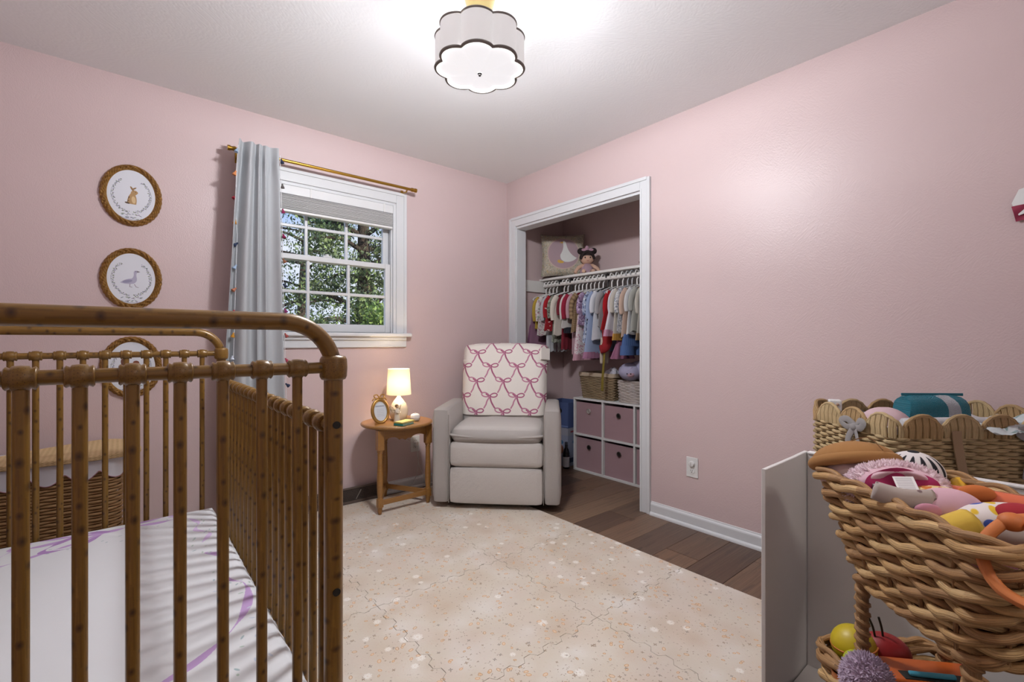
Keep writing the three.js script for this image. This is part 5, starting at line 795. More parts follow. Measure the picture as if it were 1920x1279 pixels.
// ---------- white cabinet, dresser and changing basket ----------
{
  const pm = mat('#c9c6c4', 0.45);
  const U = thing('open_bookcase', 'low white open bookcase behind the tiered wicker toy baskets', 'bookcase', [0, 0, 0]);
  const s = new THREE.Shape(); s.moveTo(-1.168, 0); s.lineTo(-0.842, 0); s.lineTo(-0.842, 0.725); s.lineTo(-0.895, 0.725); s.quadraticCurveTo(-0.92, 0.7245, -0.94, 0.7235); s.lineTo(-1.168, 0.7235); s.closePath();
  const side = (z) => { const g = new THREE.ExtrudeGeometry(s, { depth: 0.009, bevelEnabled: true, bevelSize: 0.0015, bevelThickness: 0.0015, bevelSegments: 1 }); g.translate(0, 0.001, z); return g; };
  obj('side_panel', side(2.552), pm, U); obj('side_panel', side(3.45), pm, U);
  obj('back_panel', span(-0.856, -0.842, 0.001, 0.722, 2.566, 3.448, 0.002), pm, U);
  obj('bottom_board', span(-1.16, -0.857, 0.03, 0.048, 2.566, 3.448, 0.002), pm, U);
  obj('top_edge', span(-0.86, -0.838, 0.722, 0.73, 2.566, 3.448, 0.003), mat('#dedcda', 0.4), U);
  const D = thing('dresser', 'white dresser behind the bookcase, holding the changing basket', 'dresser', [0, 0, 0]);
  obj('carcass', span(-0.825, -0.03, 0.001, 0.62, 2.58, 3.45, 0.003), pm, D); obj('dresser_top', span(-0.832, -0.028, 0.6205, 0.64, 2.57, 3.46, 0.004), pm, D);

  // changing basket, turned on the dresser
  const u = [0.766, 0.643], L = 0.6, W = 0.385, c = [-0.737 + 0.766 * L / 2 + 0.643 * W / 2, 2.761 + 0.643 * L / 2 - 0.766 * W / 2];
  const B = thing('changing_basket', 'scalloped seagrass changing basket with grey fabric ties on the dresser', 'changing basket', [c[0], 0.641, c[1]], -Math.atan2(0.643, 0.766));
  const n = 360, path = rrPath(L, W, 0.03, n), rows = [];
  for (let k = 0; k < 13; k++) rows.push(weave(path, [1, 1], 0.008 + k * 0.0112, 0.0058, 58, k * PI, 0.0055, 0, 5, 0.001));
  obj('woven_wall', rows, wicker.straw, B);
  obj('inner_wall', slab((a, v) => { const p = path[Math.round(a * n) % n]; return [p[0] * 0.982, 0.004 + v * 0.15, p[1] * 0.975]; }, n, 1, 0.003), wicker.straw, B);
  obj('base_board', span(-L / 2 + 0.01, L / 2 - 0.01, 0.002, 0.012, -W / 2 + 0.01, W / 2 - 0.01, 0.004), wicker.straw, B);
  // scallops: fans of cords
  const per = 16, scW = path.total / per;
  for (let q = 0; q < per; q++) {
    const cords = [];
    for (let k = 0; k < 17; k++) {
      const f = (k + 0.5) / 17, i = (q + f) / per * n, p = path[Math.floor(i) % n], hgt = 0.058 * Math.sqrt(Math.max(0, 1 - ((f - 0.5) / 0.52) ** 2)) + 0.004;
      cords.push(sweep([V(p[0] + p[2] * 0.003, 0.145, p[1] + p[3] * 0.003), V(p[0] + p[2] * 0.005, 0.15 + hgt * 0.5, p[1] + p[3] * 0.005), V(p[0], 0.15 + hgt, p[1])], 0.0049, 5));
    }
    const rim = []; for (let k = 0; k <= 16; k++) { const f = k / 16, p = path[Math.floor((q + f) / per * n) % n], hgt = 0.06 * Math.sqrt(Math.max(0, 1 - ((f - 0.5) / 0.5) ** 2)) + 0.004; rim.push(V(p[0], 0.15 + hgt, p[1])); }
    cords.push(sweep(rim, 0.0062, 6)); obj('scallop', cords, q % 2 ? wicker.straw : wicker.tan, B);
  }
  const tieM = mat('#8d8988', 0.9);
  const bowTie = (x, z, ry, s = 1) => { const g = new THREE.Group(); g.name = 'fabric_tie'; g.position.set(x, 0.155, z); g.rotation.y = ry; B.add(g);
    const rb = (pts, w = 0.011) => sweep(spline(pts, 26), w, 8, false, 0.28);
    obj('loop', rb([[0, 0, 0.008], [-0.03, 0.022, 0.018], [-0.055, 0.012, 0.02], [-0.03, -0.004, 0.018], [0, 0, 0.012]]), tieM, g); obj('loop', rb([[0, 0, 0.008], [0.03, 0.024, 0.018], [0.05, 0.02, 0.02], [0.03, 0, 0.018], [0, 0, 0.012]]), tieM, g);
    obj('tail', rb([[0, 0, 0.012], [-0.02, -0.04, 0.018], [-0.026, -0.09, 0.014], [-0.03, -0.13 * s, 0.012]]), tieM, g); obj('tail', rb([[0, 0, 0.012], [0.02, -0.035, 0.018], [0.03, -0.08, 0.014], [0.038, -0.12 * s, 0.012]]), tieM, g); obj('knot', ball(0.014, 0, 0, 0.014, 1, 0.9, 0.8), tieM, g); };
  bowTie(-L / 2 - 0.002, 0.05, -PI / 2, 0.9); bowTie(0.115, W / 2 + 0.002, 0, 1.0); bowTie(-0.1, -W / 2 + 0.01, PI, 0.7);
  obj('leather_strap', slab((a, v) => [-0.135 + a * 0.028 + 0.03 * v * v, 0.17 - v * 0.16, W / 2 + 0.012 + 0.004 * Math.sin(v * PI)], 2, 12, 0.003), mat('#8f7558', 0.6), B);
  const P = thing('changing_pad', 'pale padded changing cushion lying inside the seagrass basket', 'cushion', [c[0], 0.655, c[1]], -Math.atan2(0.643, 0.766));
  obj('pad_cover', (() => { const g = new THREE.BoxGeometry(L - 0.07, 0.15, W - 0.07, 24, 4, 18), p = g.attributes.position; for (let i = 0; i < p.count; i++) { const a = p.getX(i) / (L / 2 - 0.035), b = p.getZ(i) / (W / 2 - 0.035); if (p.getY(i) > 0) p.setY(i, p.getY(i) + 0.02 * b * b - 0.012 + 0.006 * fbm(a * 3, b * 3, 1)); } const q = mergeVertices(g, 1e-4); q.computeVertexNormals(); q.translate(0, 0.0755, 0); return q; })(), mat('#bdb9bb', 0.9), P);
  obj('pad_roll', [sweep(spline([[-0.2, 0.16, 0.11], [0, 0.165, 0.12], [0.2, 0.16, 0.11]], 20), 0.02, 12)], mat('#b9b7b8', 0.9), P);
  const hp = thing('pink_burp_cloth', 'rounded pale pink cloth bundle at the corner of the changing basket', 'cloth', [-0.475, 0.797, 2.69], 0.2); obj('bundle', (() => { const g = new THREE.SphereGeometry(0.07, 28, 18), p = g.attributes.position; for (let i = 0; i < p.count; i++) { const v = V(p.getX(i), p.getY(i), p.getZ(i)); const k = 1 + 0.12 * fbm(v.x * 14, v.y * 14, v.z * 14); p.setXYZ(i, v.x * k * 1.25, Math.max(-0.002, v.y * k * 0.75), v.z * k); } g.computeVertexNormals(); return g; })(), mat('#c6aaae', 0.95), hp);
  const wr = thing('muslin_wrap', 'rumpled white muslin printed with pale leaves on the changing basket', 'muslin', [-0.395, 0.8, 3.0], -0.7);
  obj('muslin_cloth', (() => { const t = surf((a, v) => [(a - 0.5) * 0.3, 0.012 + 0.022 * Math.sin(a * 19 + v * 3) * Math.sin(v * PI) * 0.5 + 0.03 * fbm(a * 5, v * 5, 6) + 0.028 * Math.sin(v * PI) * Math.sin(a * PI), (0.5 - v) * 0.16 + 0.014 * Math.sin(a * 12)], 44, 24); return t; })(), mat('#c4cacb', 0.95, { map: canvasTex(256, 256, (x, w, h) => { x.fillStyle = '#f2f2f2'; x.fillRect(0, 0, w, h); for (let k = 0; k < 60; k++) { x.fillStyle = ['#9fb5b0', '#a9c0cc'][k % 2]; x.beginPath(); x.ellipse(rnd() * w, rnd() * h, 14, 5, rnd() * 6, 0, 7); x.fill(); } }) }), wr);
  // pack of wipes
  const wp = thing('wipes_pack', 'teal pack of wipes with a silver band lying on the changing pad', 'wipes', [-0.338, 0.803, 2.79], -0.74);
  const band = canvasTex(512, 256, (x, w, h) => { x.fillStyle = '#1d7384'; x.fillRect(0, 0, w, h); x.fillStyle = '#b9bcc2'; x.beginPath(); x.moveTo(w * 0.52, 0); x.quadraticCurveTo(w * 0.66, h * 0.4, w * 0.6, h); x.lineTo(w * 0.82, h); x.quadraticCurveTo(w * 0.86, h * 0.5, w * 0.76, 0); x.closePath(); x.fill(); x.fillStyle = '#62a9b4'; for (let k = 0; k < 5; k++) x.fillRect(w * 0.3 + k * 14, h * 0.82, 9, 10); });
  obj('wrapper', (() => { const g = new THREE.BoxGeometry(0.2, 0.088, 0.09, 20, 8, 10), p = g.attributes.position, uv = g.attributes.uv; for (let i = 0; i < p.count; i++) { const a = p.getX(i) / 0.1, b = p.getY(i) / 0.044, d = p.getZ(i) / 0.045; uv.setXY(i, a / 2 + 0.5, b / 2 + 0.5); const e = 1 - 0.12 * Math.pow(Math.abs(a), 6); p.setXYZ(i, p.getX(i) * (1 - 0.05 * b), p.getY(i) * e + 0.044 + 0.004 * fbm(a * 3, b * 3, d * 3), p.getZ(i) * (1 - 0.75 * Math.pow(Math.max(0, b), 3)) * e); } const q = g; q.computeVertexNormals(); return q; })(), mat('#ffffff', 0.3, { map: band, bumpMap: again(fineNoise, 1, 1), bumpScale: 0.004 }), wp);
  obj('crimped_seam', [box(0.212, 0.01, 0.003, 0.004, 0.091, 0, 0.001)], mat('#1d7384', 0.35), wp);
  const cp = thing('lotion_bottle', 'white lotion bottle with a square cap in the corner of the changing basket', 'bottle', [-0.506, 0.66, 2.545], 0.4); obj('bottle_body', box(0.045, 0.15, 0.045, 0, 0.076, 0, 0.012, 3), M.plasticWhite, cp); obj('bottle_cap', box(0.04, 0.042, 0.04, 0, 0.185, 0, 0.006, 2), M.plasticWhite, cp); obj('cap_spot', ball(0.005, -0.02, 0.19, 0.006), mat('#a98a78', 0.6), cp); obj('neck', cyl(0.012, 0.02, 0, 0.158, 0), M.plasticWhite, cp);
}
// bow-like wall hanging at the frame's edge
{
  const W = thing('wall_hanging', 'white fabric pennant with a crimson ribbon tail on the closet wall', 'wall hanging', [-0.012, 1.6, 3.0]);
  obj('pennant', slab((u, v) => [-0.004 - 0.012 * Math.sin(u * PI), 0.05 - v * (0.095 - 0.03 * u) - 0.02 * (1 - u) * 0.5 + 0.05 * u, -0.03 + u * 0.26 + 0.018 * (1 - Math.abs(v * 2 - 1)) * -1 + 0.018], 12, 8, 0.003), mat('#d6d6d4', 0.9), W);
  obj('ribbon_tail', slab((u, v) => [-0.004 - 0.006 * Math.sin(u * 9 + v * 5), -0.02 - v * 0.055 + u * 0.02, -0.03 + v * 0.01 + u * 0.22], 24, 6, 0.003), mat('#8a2b44', 0.8), W);
}
// ---------- tiered wicker stand ----------
const stand = { c: [-1.279, 2.96], turn: Math.atan2(0.725, 0.688) };
{
  const T = thing('tiered_basket_stand', 'two-tier woven water hyacinth basket stand with twisted legs, full of toys', 'basket stand', [stand.c[0], 0, stand.c[1]], stand.turn);
  const mats = [wicker.honey, wicker.honey2, wicker.honey3];
  const tier = (name, y0, h, w0, d0, w1, d1, rows, r) => {
    const G = new THREE.Group(); G.name = name; G.position.y = y0; T.add(G);
    const n = 300, stakes = 14;
    for (let k = 0; k < rows; k++) {
      const f = k / (rows - 1), w = w0 + (w1 - w0) * f, d = d0 + (d1 - d0) * f, path = rrPath(w, d, 0.035, n), y = 0.012 + f * (h - 0.03);
      for (const q of [0, 1]) obj('strand', weave(path, [1, 1], y, r, stakes, q * PI + k * 0.9, r * 0.95, r * 1.05, 8, r * 0.6), mats[(k * 2 + q) % 3], G);
    }
    const pt = rrPath(w1, d1, 0.035, n), pb = rrPath(w0, d0, 0.035, n);
    for (let k = 0; k < stakes; k++) { const i = Math.round((k + 0.5) / stakes * n) % n, a = pb[i], b = pt[i]; obj('stake', sweep([V(a[0], 0, a[1]), V((a[0] + b[0]) / 2, h / 2, (a[1] + b[1]) / 2), V(b[0], h - 0.004, b[1])], 0.0042, 6), wicker.brown, G); }
    obj('rim', [weave(pt, [1, 1], h - 0.008, 0.0075, 30, 0, 0.005, 0.003, 8, 0.003), weave(pt, [1, 1], h - 0.002, 0.0065, 30, PI, 0.005, 0.004, 8, 0.003)], wicker.honey2, G);
    obj('base_rim', [weave(pb, [1, 1], 0.004, 0.008, 30, 0, 0.003, 0.002, 8, 0.003)], wicker.honey, G);
    obj('base_weave', span(-w0 / 2 + 0.008, w0 / 2 - 0.008, 0.0, 0.01, -d0 / 2 + 0.008, d0 / 2 - 0.008, 0.003), wicker.brown, G);
  };
  tier('upper_basket', 0.54, 0.236, 0.3, 0.2, 0.46, 0.28, 8, 0.0088); tier('lower_basket', 0.16, 0.19, 0.4, 0.24, 0.46, 0.28, 7, 0.0088);
  for (const sx of [-1, 1]) for (const sz of [-1, 1]) {
    const x = sx * 0.135, z = sz * 0.088; const a = []; for (let k = 0; k <= 150; k++) { const t = k / 150; a.push(V(x + Math.cos(t * 150) * 0.0095, 0.012 + t * 0.53, z + Math.sin(t * 150) * 0.0095)); }
    obj('leg', [sweep(a, 0.0075, 6), cyl(0.012, 0.54, x, 0.271, z, 10)], wicker.honey2, T);
  }
}
// ---------- toys ----------
function plush(r, s, amp, f, seed0 = 0, det = 5) { const g = mergeVertices(new THREE.IcosahedronGeometry(r, det * 4), 1e-5), p = g.attributes.position; for (let i = 0; i < p.count; i++) { const v = V(p.getX(i), p.getY(i), p.getZ(i)), k = 1 + amp * fbm(v.x * f + seed0, v.y * f, v.z * f); p.setXYZ(i, v.x * k * s[0], v.y * k * s[1], v.z * k * s[2]); } g.computeVertexNormals(); return g; }
function fur(base, mtl, parent, count, len) { // short tufts all over a plush surface
  const p = base.attributes.position, nn = base.attributes.normal, list = []; const tuft = new THREE.ConeGeometry(len * 0.32, len, 4); tuft.translate(0, len * 0.42, 0);
  const im = new THREE.InstancedMesh(tuft, mtl, count), q = new THREE.Quaternion(), M4 = new THREE.Matrix4(); im.name = 'fur'; im.userData.kind = 'stuff';
  for (let k = 0; k < count; k++) { const i = Math.floor(rnd() * p.count), nrm = V(nn.getX(i) + rr(-0.5, 0.5), nn.getY(i) + rr(-0.5, 0.5), nn.getZ(i) + rr(-0.5, 0.5)).normalize(); q.setFromUnitVectors(V(0, 1, 0), nrm); M4.compose(V(p.getX(i), p.getY(i), p.getZ(i)), q, V(1, rr(0.6, 1.3), 1)); im.setMatrixAt(k, M4); }
  im.castShadow = im.receiveShadow = true; parent.add(im); return im;
}
const velvet = (c) => mat(c, 0.95, { sheen: 0.5, sheenRoughness: 0.5 });
{
  const yb = 0.61;
  const A = thing('mushroom_plush', 'plush mushroom with a tan cap and dusty pink body in the upper toy basket', 'plush toy', [-1.188, 0.762, 2.776], 0); A.rotation.set(-0.55, -1.05, 0.1, 'YXZ');
  obj('plush_body', plush(0.072, [1.1, 0.95, 0.95], 0.04, 9), velvet('#c3a8a2'), A);
  const cap = (() => { const g = new THREE.SphereGeometry(0.088, 36, 16, 0, 2 * PI, 0, PI * 0.5), p = g.attributes.position; for (let i = 0; i < p.count; i++) { p.setXYZ(i, p.getX(i) * 1.0, p.getY(i) * 0.55 + 0.03 + 0.004 * fbm(p.getX(i) * 12, p.getZ(i) * 12, 1), p.getZ(i) * 0.95); } g.computeVertexNormals(); return g; })(); const cm2 = obj('plush_cap', [cap, (() => { const g = new THREE.TorusGeometry(0.082, 0.014, 12, 40); g.rotateX(PI / 2); g.scale(1.0, 1, 0.95); g.translate(0, 0.029, 0); return g; })()], velvet('#93683a'), A); cm2.rotation.x = 0.15;
  obj('cap_seam', sweep(spline([[0.0, 0.082, 0.0], [0.03, 0.075, 0.05], [0.035, 0.03, 0.09]], 16), 0.0012, 5), mat('#6b4824', 0.95), A); obj('eye', ball(0.005, -0.07, -0.015, 0.04, 1, 1.2, 0.6), M.black, A);
  const F = thing('fluffy_bunny_hood', 'fluffy pink plush hood with magenta lining and a white care tag', 'plush toy', [-1.25, 0.758, 2.858], 0); F.rotation.set(-0.45, -1.1, 0.1, 'YXZ');
  const fb = (() => { const g = plush(0.072, [1.25, 0.8, 0.75], 0.12, 12, 3); const p = g.attributes.position; for (let i = 0; i < p.count; i++) { const x = p.getX(i), y = p.getY(i), z = p.getZ(i); if (z > 0.012) { const d = Math.hypot(x / 0.06, (y + 0.004) / 0.034); if (d < 1) p.setZ(i, z - 0.05 * (1 - d * d)); } } g.computeVertexNormals(); return g; })();
  obj('plush_body', fb, velvet('#cba9b4'), F);
  { const f2 = fb.clone(), p = f2.attributes.position; const keep = []; for (let i = 0; i < p.count; i++) if (!(p.getZ(i) > 0.0 && Math.hypot(p.getX(i) / 0.076, (p.getY(i) + 0.004) / 0.05) < 1)) keep.push(i); const q = { attributes: { position: { count: keep.length, getX: (k) => p.getX(keep[k]), getY: (k) => p.getY(keep[k]), getZ: (k) => p.getZ(keep[k]) }, normal: { getX: (k) => f2.attributes.normal.getX(keep[k]), getY: (k) => f2.attributes.normal.getY(keep[k]), getZ: (k) => f2.attributes.normal.getZ(keep[k]) } } }; fur(q, velvet('#e2ccd4'), F, 3600, 0.011); }
  obj('lining', (() => { const g = surf((u, v) => { const t = u * 2 * PI, r = v; return [Math.cos(t) * 0.066 * r, -0.004 + Math.sin(t) * 0.042 * r, 0.046 - 0.02 * (1 - r * r) + 0.006 * Math.sin(t * 5) * r]; }, 36, 8); return g; })(), velvet('#a02a5c'), F);
  const tg = canvasTex(128, 160, (x, w, h) => { x.fillStyle = '#d9d6d6'; x.fillRect(0, 0, w, h); x.fillStyle = '#8f8a90'; for (let k = 0; k < 9; k++) x.fillRect(12, 10 + k * 9, 100, 3); x.fillStyle = '#ececec'; x.fillRect(0, 96, w, 64); });
  obj('care_tag', slab((u, v) => [-0.012 + u * 0.036, 0.02 - (1 - v) * 0.052, 0.05 + 0.022 * (1 - v), u, v], 3, 8, 0.0008), mat('#ffffff', 0.8, { map: tg }), F);
  const Z = thing('striped_ball', 'white plush ball with black stripes in the upper toy basket', 'plush toy', [-1.112, 0.772, 2.868], -1.0);
  const zs = canvasTex(256, 128, (x, w, h) => { x.fillStyle = '#c9c2c2'; x.fillRect(0, 0, w, h); x.fillStyle = '#15151d'; for (let k = 0; k < 14; k++) { x.beginPath(); x.ellipse(k * 18.29 + 9, 46, 4.6, 26, 0.12, 0, 7); x.fill(); } x.fillStyle = '#c9acac'; x.fillRect(0, 92, w, 36); });
  obj('ball_body', (() => { const g = new THREE.SphereGeometry(0.054, 34, 24); g.scale(1.1, 0.95, 1); return g; })(), mat('#ffffff', 0.95, { map: zs, sheen: 0.4 }), Z); obj('seam_cap', ball(0.008, 0, 0.0505, 0, 1.4, 0.4, 1.4), velvet('#15151d'), Z);
  const Tb = thing('coral_tube', 'coral plastic tube toy lying across the upper toy basket', 'toy', [-1.2, 0.748, 2.957], 0);
  obj('tube_body', sweep(spline([[-0.03, -0.006, -0.08], [-0.012, 0, -0.06], [0.002, 0.006, 0.02], [0.0, 0.008, 0.12]], 24), (t) => t < 0.12 ? 0.02 + t * 0.06 : 0.0275, 18), mat('#c4603f', 0.25, { clearcoat: 0.4 }), Tb); obj('tube_end', ball(0.02, -0.032, -0.006, -0.084), mat('#b8502f', 0.3), Tb);
  const Gf = thing('giraffe_plush', 'orange and yellow giraffe plush lying in the upper toy basket', 'plush toy', [-1.262, 0.748, 2.932], -1.0);
  const spots = canvasTex(256, 256, (x, w, h) => { x.fillStyle = '#cdb685'; x.fillRect(0, 0, w, h); for (let k = 0; k < 34; k++) { x.fillStyle = ['#b86a2c', '#a95c26'][k % 2]; x.beginPath(); x.ellipse(rnd() * w, rnd() * h, rr(12, 26), rr(9, 18), rnd() * 6, 0, 7); x.fill(); } });
  obj('plush_head', (() => { const g = new THREE.SphereGeometry(0.048, 30, 20); g.scale(1.35, 0.8, 0.85); return g; })(), mat('#ffffff', 0.95, { map: spots }), Gf); obj('muzzle', ball(0.03, -0.055, -0.004, 0.012, 1.15, 0.8, 0.9), velvet('#c8bfa6'), Gf); obj('ear', [ball(0.024, 0.062, 0.03, 0, 1.3, 0.7, 0.6)], velvet('#b4632f'), Gf); obj('neck', sweep(spline([[0.03, -0.02, 0.02], [0.05, -0.06, 0.03], [0.05, -0.11, 0.02]], 12), 0.03, 12), velvet('#b0652a'), Gf); obj('eye', ball(0.006, -0.03, 0.02, 0.034, 1.3, 0.7, 0.6), M.black, Gf);
  const Bn = thing('pink_plush_bunny', 'plush with a smooth pink round head and a pale speckled ear', 'plush toy', [-1.335, 0.765, 2.955], -1.0);
  obj('plush_head', plush(0.044, [1.25, 0.85, 0.85], 0.03, 9, 9), velvet('#c19aa6'), Bn); obj('ear', [sweep(spline([[-0.03, 0.01, 0.01], [-0.075, 0.012, 0.012], [-0.12, 0.024, 0.0]], 16), (t) => 0.026 - 0.008 * t, 12, false, 0.6)], mat('#b3aaa6', 0.95, { map: canvasTex(128, 128, (x, w, h) => { x.fillStyle = '#eee8e4'; x.fillRect(0, 0, w, h); for (let k = 0; k < 30; k++) { x.fillStyle = '#a58f94'; x.beginPath(); x.arc(rnd() * w, rnd() * h, 4, 0, 7); x.fill(); } }, 8, 8) }), Bn); obj('bow', [ball(0.016, -0.045, 0.0, 0.03, 1.4, 0.9, 0.5), ball(0.015, -0.04, -0.022, 0.028, 1, 1.1, 0.5)], velvet('#b57d8e'), Bn); obj('care_tag', box(0.018, 0.028, 0.001, -0.018, -0.034, 0.036, 0), mat('#d3cfd0', 0.8), Bn); obj('torso', ball(0.04, 0.01, -0.05, -0.03, 1.2, 0.9, 0.9), velvet('#a97f8c'), Bn);
  const Pk = thing('spotted_soft_toy', 'white soft toy with red, yellow and blue spots in the upper toy basket', 'soft toy', [-1.33, 0.758, 3.035], -1.0);
  const dots = canvasTex(256, 256, (x, w, h) => { x.fillStyle = '#cfc6c4'; x.fillRect(0, 0, w, h); for (let k = 0; k < 26; k++) { x.fillStyle = ['#c9a52c', '#9c1c2a', '#3a4f9c', '#c9a52c'][k % 4]; x.beginPath(); x.ellipse(rnd() * w, rnd() * h, rr(12, 22), rr(10, 18), rnd() * 6, 0, 7); x.fill(); } });
  obj('toy_body', (() => { const g = plush(0.048, [1.7, 0.75, 0.8], 0.1, 9, 12); const p = g.attributes.position, uv = new Float32Array(p.count * 2); for (let i = 0; i < p.count; i++) { uv[i * 2] = p.getX(i) * 7; uv[i * 2 + 1] = p.getY(i) * 9 + p.getZ(i) * 5; } g.setAttribute('uv', new THREE.BufferAttribute(uv, 2)); return g; })(), mat('#ffffff', 0.95, { map: dots }), Pk); obj('arm', sweep(spline([[-0.06, 0, 0.01], [-0.1, -0.016, 0.02], [-0.125, -0.034, 0.022]], 12), 0.024, 12), mat('#c9a845', 0.95), Pk); obj('cap_end', [ball(0.023, -0.125, -0.035, 0.022)], mat('#2c3a7a', 0.9), Pk); obj('red_patch', ball(0.03, 0.0, 0.022, 0.02, 1.1, 0.7, 0.8), velvet('#94202c'), Pk);
  const Rp = thing('orange_rope_ring', 'orange rope teether looped over the rim of the upper toy basket', 'toy', [-1.468, 0.785, 3.045], -1.0);
  obj('rope', sweep(spline([[0.07, 0.012, -0.03], [0.03, 0.018, -0.012], [-0.012, 0.01, 0.0], [-0.045, -0.03, 0.012], [-0.04, -0.075, 0.05], [0.0, -0.08, 0.09], [0.04, -0.04, 0.08], [0.045, 0.0, 0.05], [0.01, 0.014, 0.012]], 50), 0.0085, 10), mat('#c07038', 0.6), Rp); obj('knot', [ball(0.016, 0.0, 0.014, 0.0, 1.1, 0.9, 1)], mat('#b9672f', 0.6), Rp);
  const Yd = thing('yellow_beak_toy', 'small bright yellow toy by the striped ball', 'toy', [-1.075, 0.752, 2.945], 0); obj('toy_body', [ball(0.026, 0, 0, 0, 1.3, 0.8, 0.8), ball(0.015, 0.03, -0.004, 0)], mat('#c99a1c', 0.5), Yd);
  // filler beneath so that the upper toys rest on something
  const Bl = thing('folded_play_blanket', 'folded mauve play blanket under the toys of the upper basket', 'blanket', [stand.c[0], 0.553, stand.c[1]], stand.turn); obj('blanket_fold', [box(0.27, 0.07, 0.17, 0, 0.035, 0, 0.02, 3), box(0.33, 0.07, 0.2, 0.004, 0.106, 0, 0.02, 3)], velvet('#7d4a58'), Bl);
  const Bc = thing('board_book', 'white board book edge with a teal corner along the basket rim', 'book', [-1.321, 0.752, 2.852], stand.turn); obj('cover', [box(0.15, 0.05, 0.006, 0, 0, 0, 0.001)], mat('#c6c6cc', 0.5), Bc); obj('corner_print', box(0.04, 0.02, 0.0065, -0.05, 0.012, 0, 0.0005), mat('#2d7c8a', 0.5), Bc);
  // lower basket
  const yB = thing('yellow_ball', 'yellow ball with an orange stripe in the lower toy basket', 'ball', [-1.196, 0.352, 2.772], 0.5); obj('ball_body', ball(0.047, 0, 0, 0, 1, 1, 1, 30, 22), mat('#bda61c', 0.45), yB); obj('stripe', (() => { const g = new THREE.TorusGeometry(0.0466, 0.0022, 6, 50); g.rotateX(PI / 2 - 0.2); g.translate(0, 0.006, 0); return g; })(), mat('#b5672c', 0.5), yB);
  const lB = thing('lime_ball', 'small lime ball in front of the yellow ball', 'ball', [-1.262, 0.352, 2.792]); obj('ball_body', ball(0.025, 0, 0, 0, 1, 1, 1), mat('#a9b41e', 0.5), lB); obj('ball_seam', (() => { const g = new THREE.TorusGeometry(0.025, 0.0008, 5, 40); return g; })(), mat('#8a941a', 0.5), lB);
  const Ld = thing('ladybug_toy', 'red ladybug toy with black antennae in the lower toy basket', 'toy', [-1.152, 0.345, 2.822], -1.0); obj('toy_body', (() => { const g = new THREE.SphereGeometry(0.044, 26, 16, 0, 2 * PI, 0, PI * 0.55); g.scale(1.2, 0.95, 0.95); return g; })(), mat('#8e1a1c', 0.5), Ld); obj('face', [ball(0.028, -0.036, 0.0, 0.01, 0.8, 0.9, 1.1)], M.black, Ld); obj('face_patch', [ball(0.016, -0.048, 0.008, 0.018, 0.8, 1, 0.9)], mat('#c6c3c0', 0.6), Ld); for (const s of [-1, 1]) obj('antenna', sweep(spline([[-0.014 + s * 0.008, 0.036, 0.008], [-0.018 + s * 0.009, 0.06, 0.008], [-0.026 + s * 0.011, 0.084, 0.008]], 10), 0.0024, 6), M.black, Ld);
  const Ob = thing('orange_toy_case', 'orange toy case with cyan and green bars in the lower toy basket', 'toy', [-1.212, 0.345, 2.905], -0.85); obj('case_body', box(0.19, 0.055, 0.08, 0, 0, 0, 0.006, 2), mat('#b8571f', 0.45), Ob); obj('red_end', box(0.06, 0.056, 0.081, 0.07, -0.001, 0, 0.006, 2), mat('#9c2a1e', 0.45), Ob); obj('dark_slot', box(0.12, 0.003, 0.026, 0.0, 0.0275, 0.022, 0.001), M.black, Ob); obj('cyan_bar', [sweep([V(-0.045, 0.032, 0.022), V(0, 0.032, 0.022), V(0.04, 0.032, 0.022)], 0.0055, 8)], mat('#4aa0b8', 0.5), Ob); obj('green_bar', [ball(0.016, 0.105, 0.018, 0.03, 1.7, 0.6, 0.7)], mat('#6c9430', 0.5), Ob);
  const Pp = thing('lilac_pompom_plush', 'fluffy lilac pompom plush in the lower toy basket', 'plush toy', [-1.334, 0.362, 2.83], -1.0); const pb = plush(0.046, [0.95, 1.15, 0.95], 0.1, 14, 2); obj('plush_body', pb, velvet('#a58fa2'), Pp); fur(pb, velvet('#b3a0b2'), Pp, 2600, 0.009);
  const Cr = thing('cream_plush', 'cream plush toy lying beneath the lilac pompom', 'plush toy', [-1.325, 0.3, 2.845], -1.0); obj('plush_body', plush(0.06, [1.5, 0.6, 0.85], 0.06, 9, 7), velvet('#b9a48c'), Cr); obj('pink_pad', ball(0.024, 0.06, 0.024, 0.03, 1.5, 0.6, 0.9), velvet('#a65c78'), Cr);
  const Cy = thing('cyan_rattle', 'cyan and white rattle behind the orange toy case', 'rattle', [-1.2, 0.318, 2.975], 0.6); obj('rattle_head', ball(0.03, 0, 0, 0, 1.2, 0.8, 1), mat('#3a87a6', 0.4), Cy); obj('rattle_ring', (() => { const g = new THREE.TorusGeometry(0.026, 0.006, 8, 30); g.rotateY(0.6); g.translate(0.03, 0.02, -0.04); return g; })(), mat('#c9c4c8', 0.4), Cy);
  const Oy = thing('orange_stacking_cup', 'small orange cup with a yellow lip under the lime ball', 'cup', [-1.275, 0.312, 2.772], 0.4); obj('cup_body', lathe([[0, -0.02], [0.02, -0.02], [0.025, 0.015], [0.022, 0.016], [0.018, -0.014], [0, -0.015]], 24), mat('#bb6a20', 0.4), Oy); obj('lip', [sweep([V(-0.04, -0.006, 0.02), V(-0.02, -0.004, 0.022), V(0.0, -0.006, 0.024)], 0.005, 8)], mat('#c2a81e', 0.5), Oy);
  const lf = thing('folded_towel', 'folded grey towel lining the lower toy basket', 'towel', [stand.c[0], 0.172, stand.c[1]], stand.turn); obj('towel_fold', [box(0.38, 0.06, 0.22, 0, 0.03, 0, 0.02, 3), box(0.39, 0.045, 0.225, 0, 0.083, 0, 0.02, 3)], mat('#7f7a78', 0.95), lf);
}
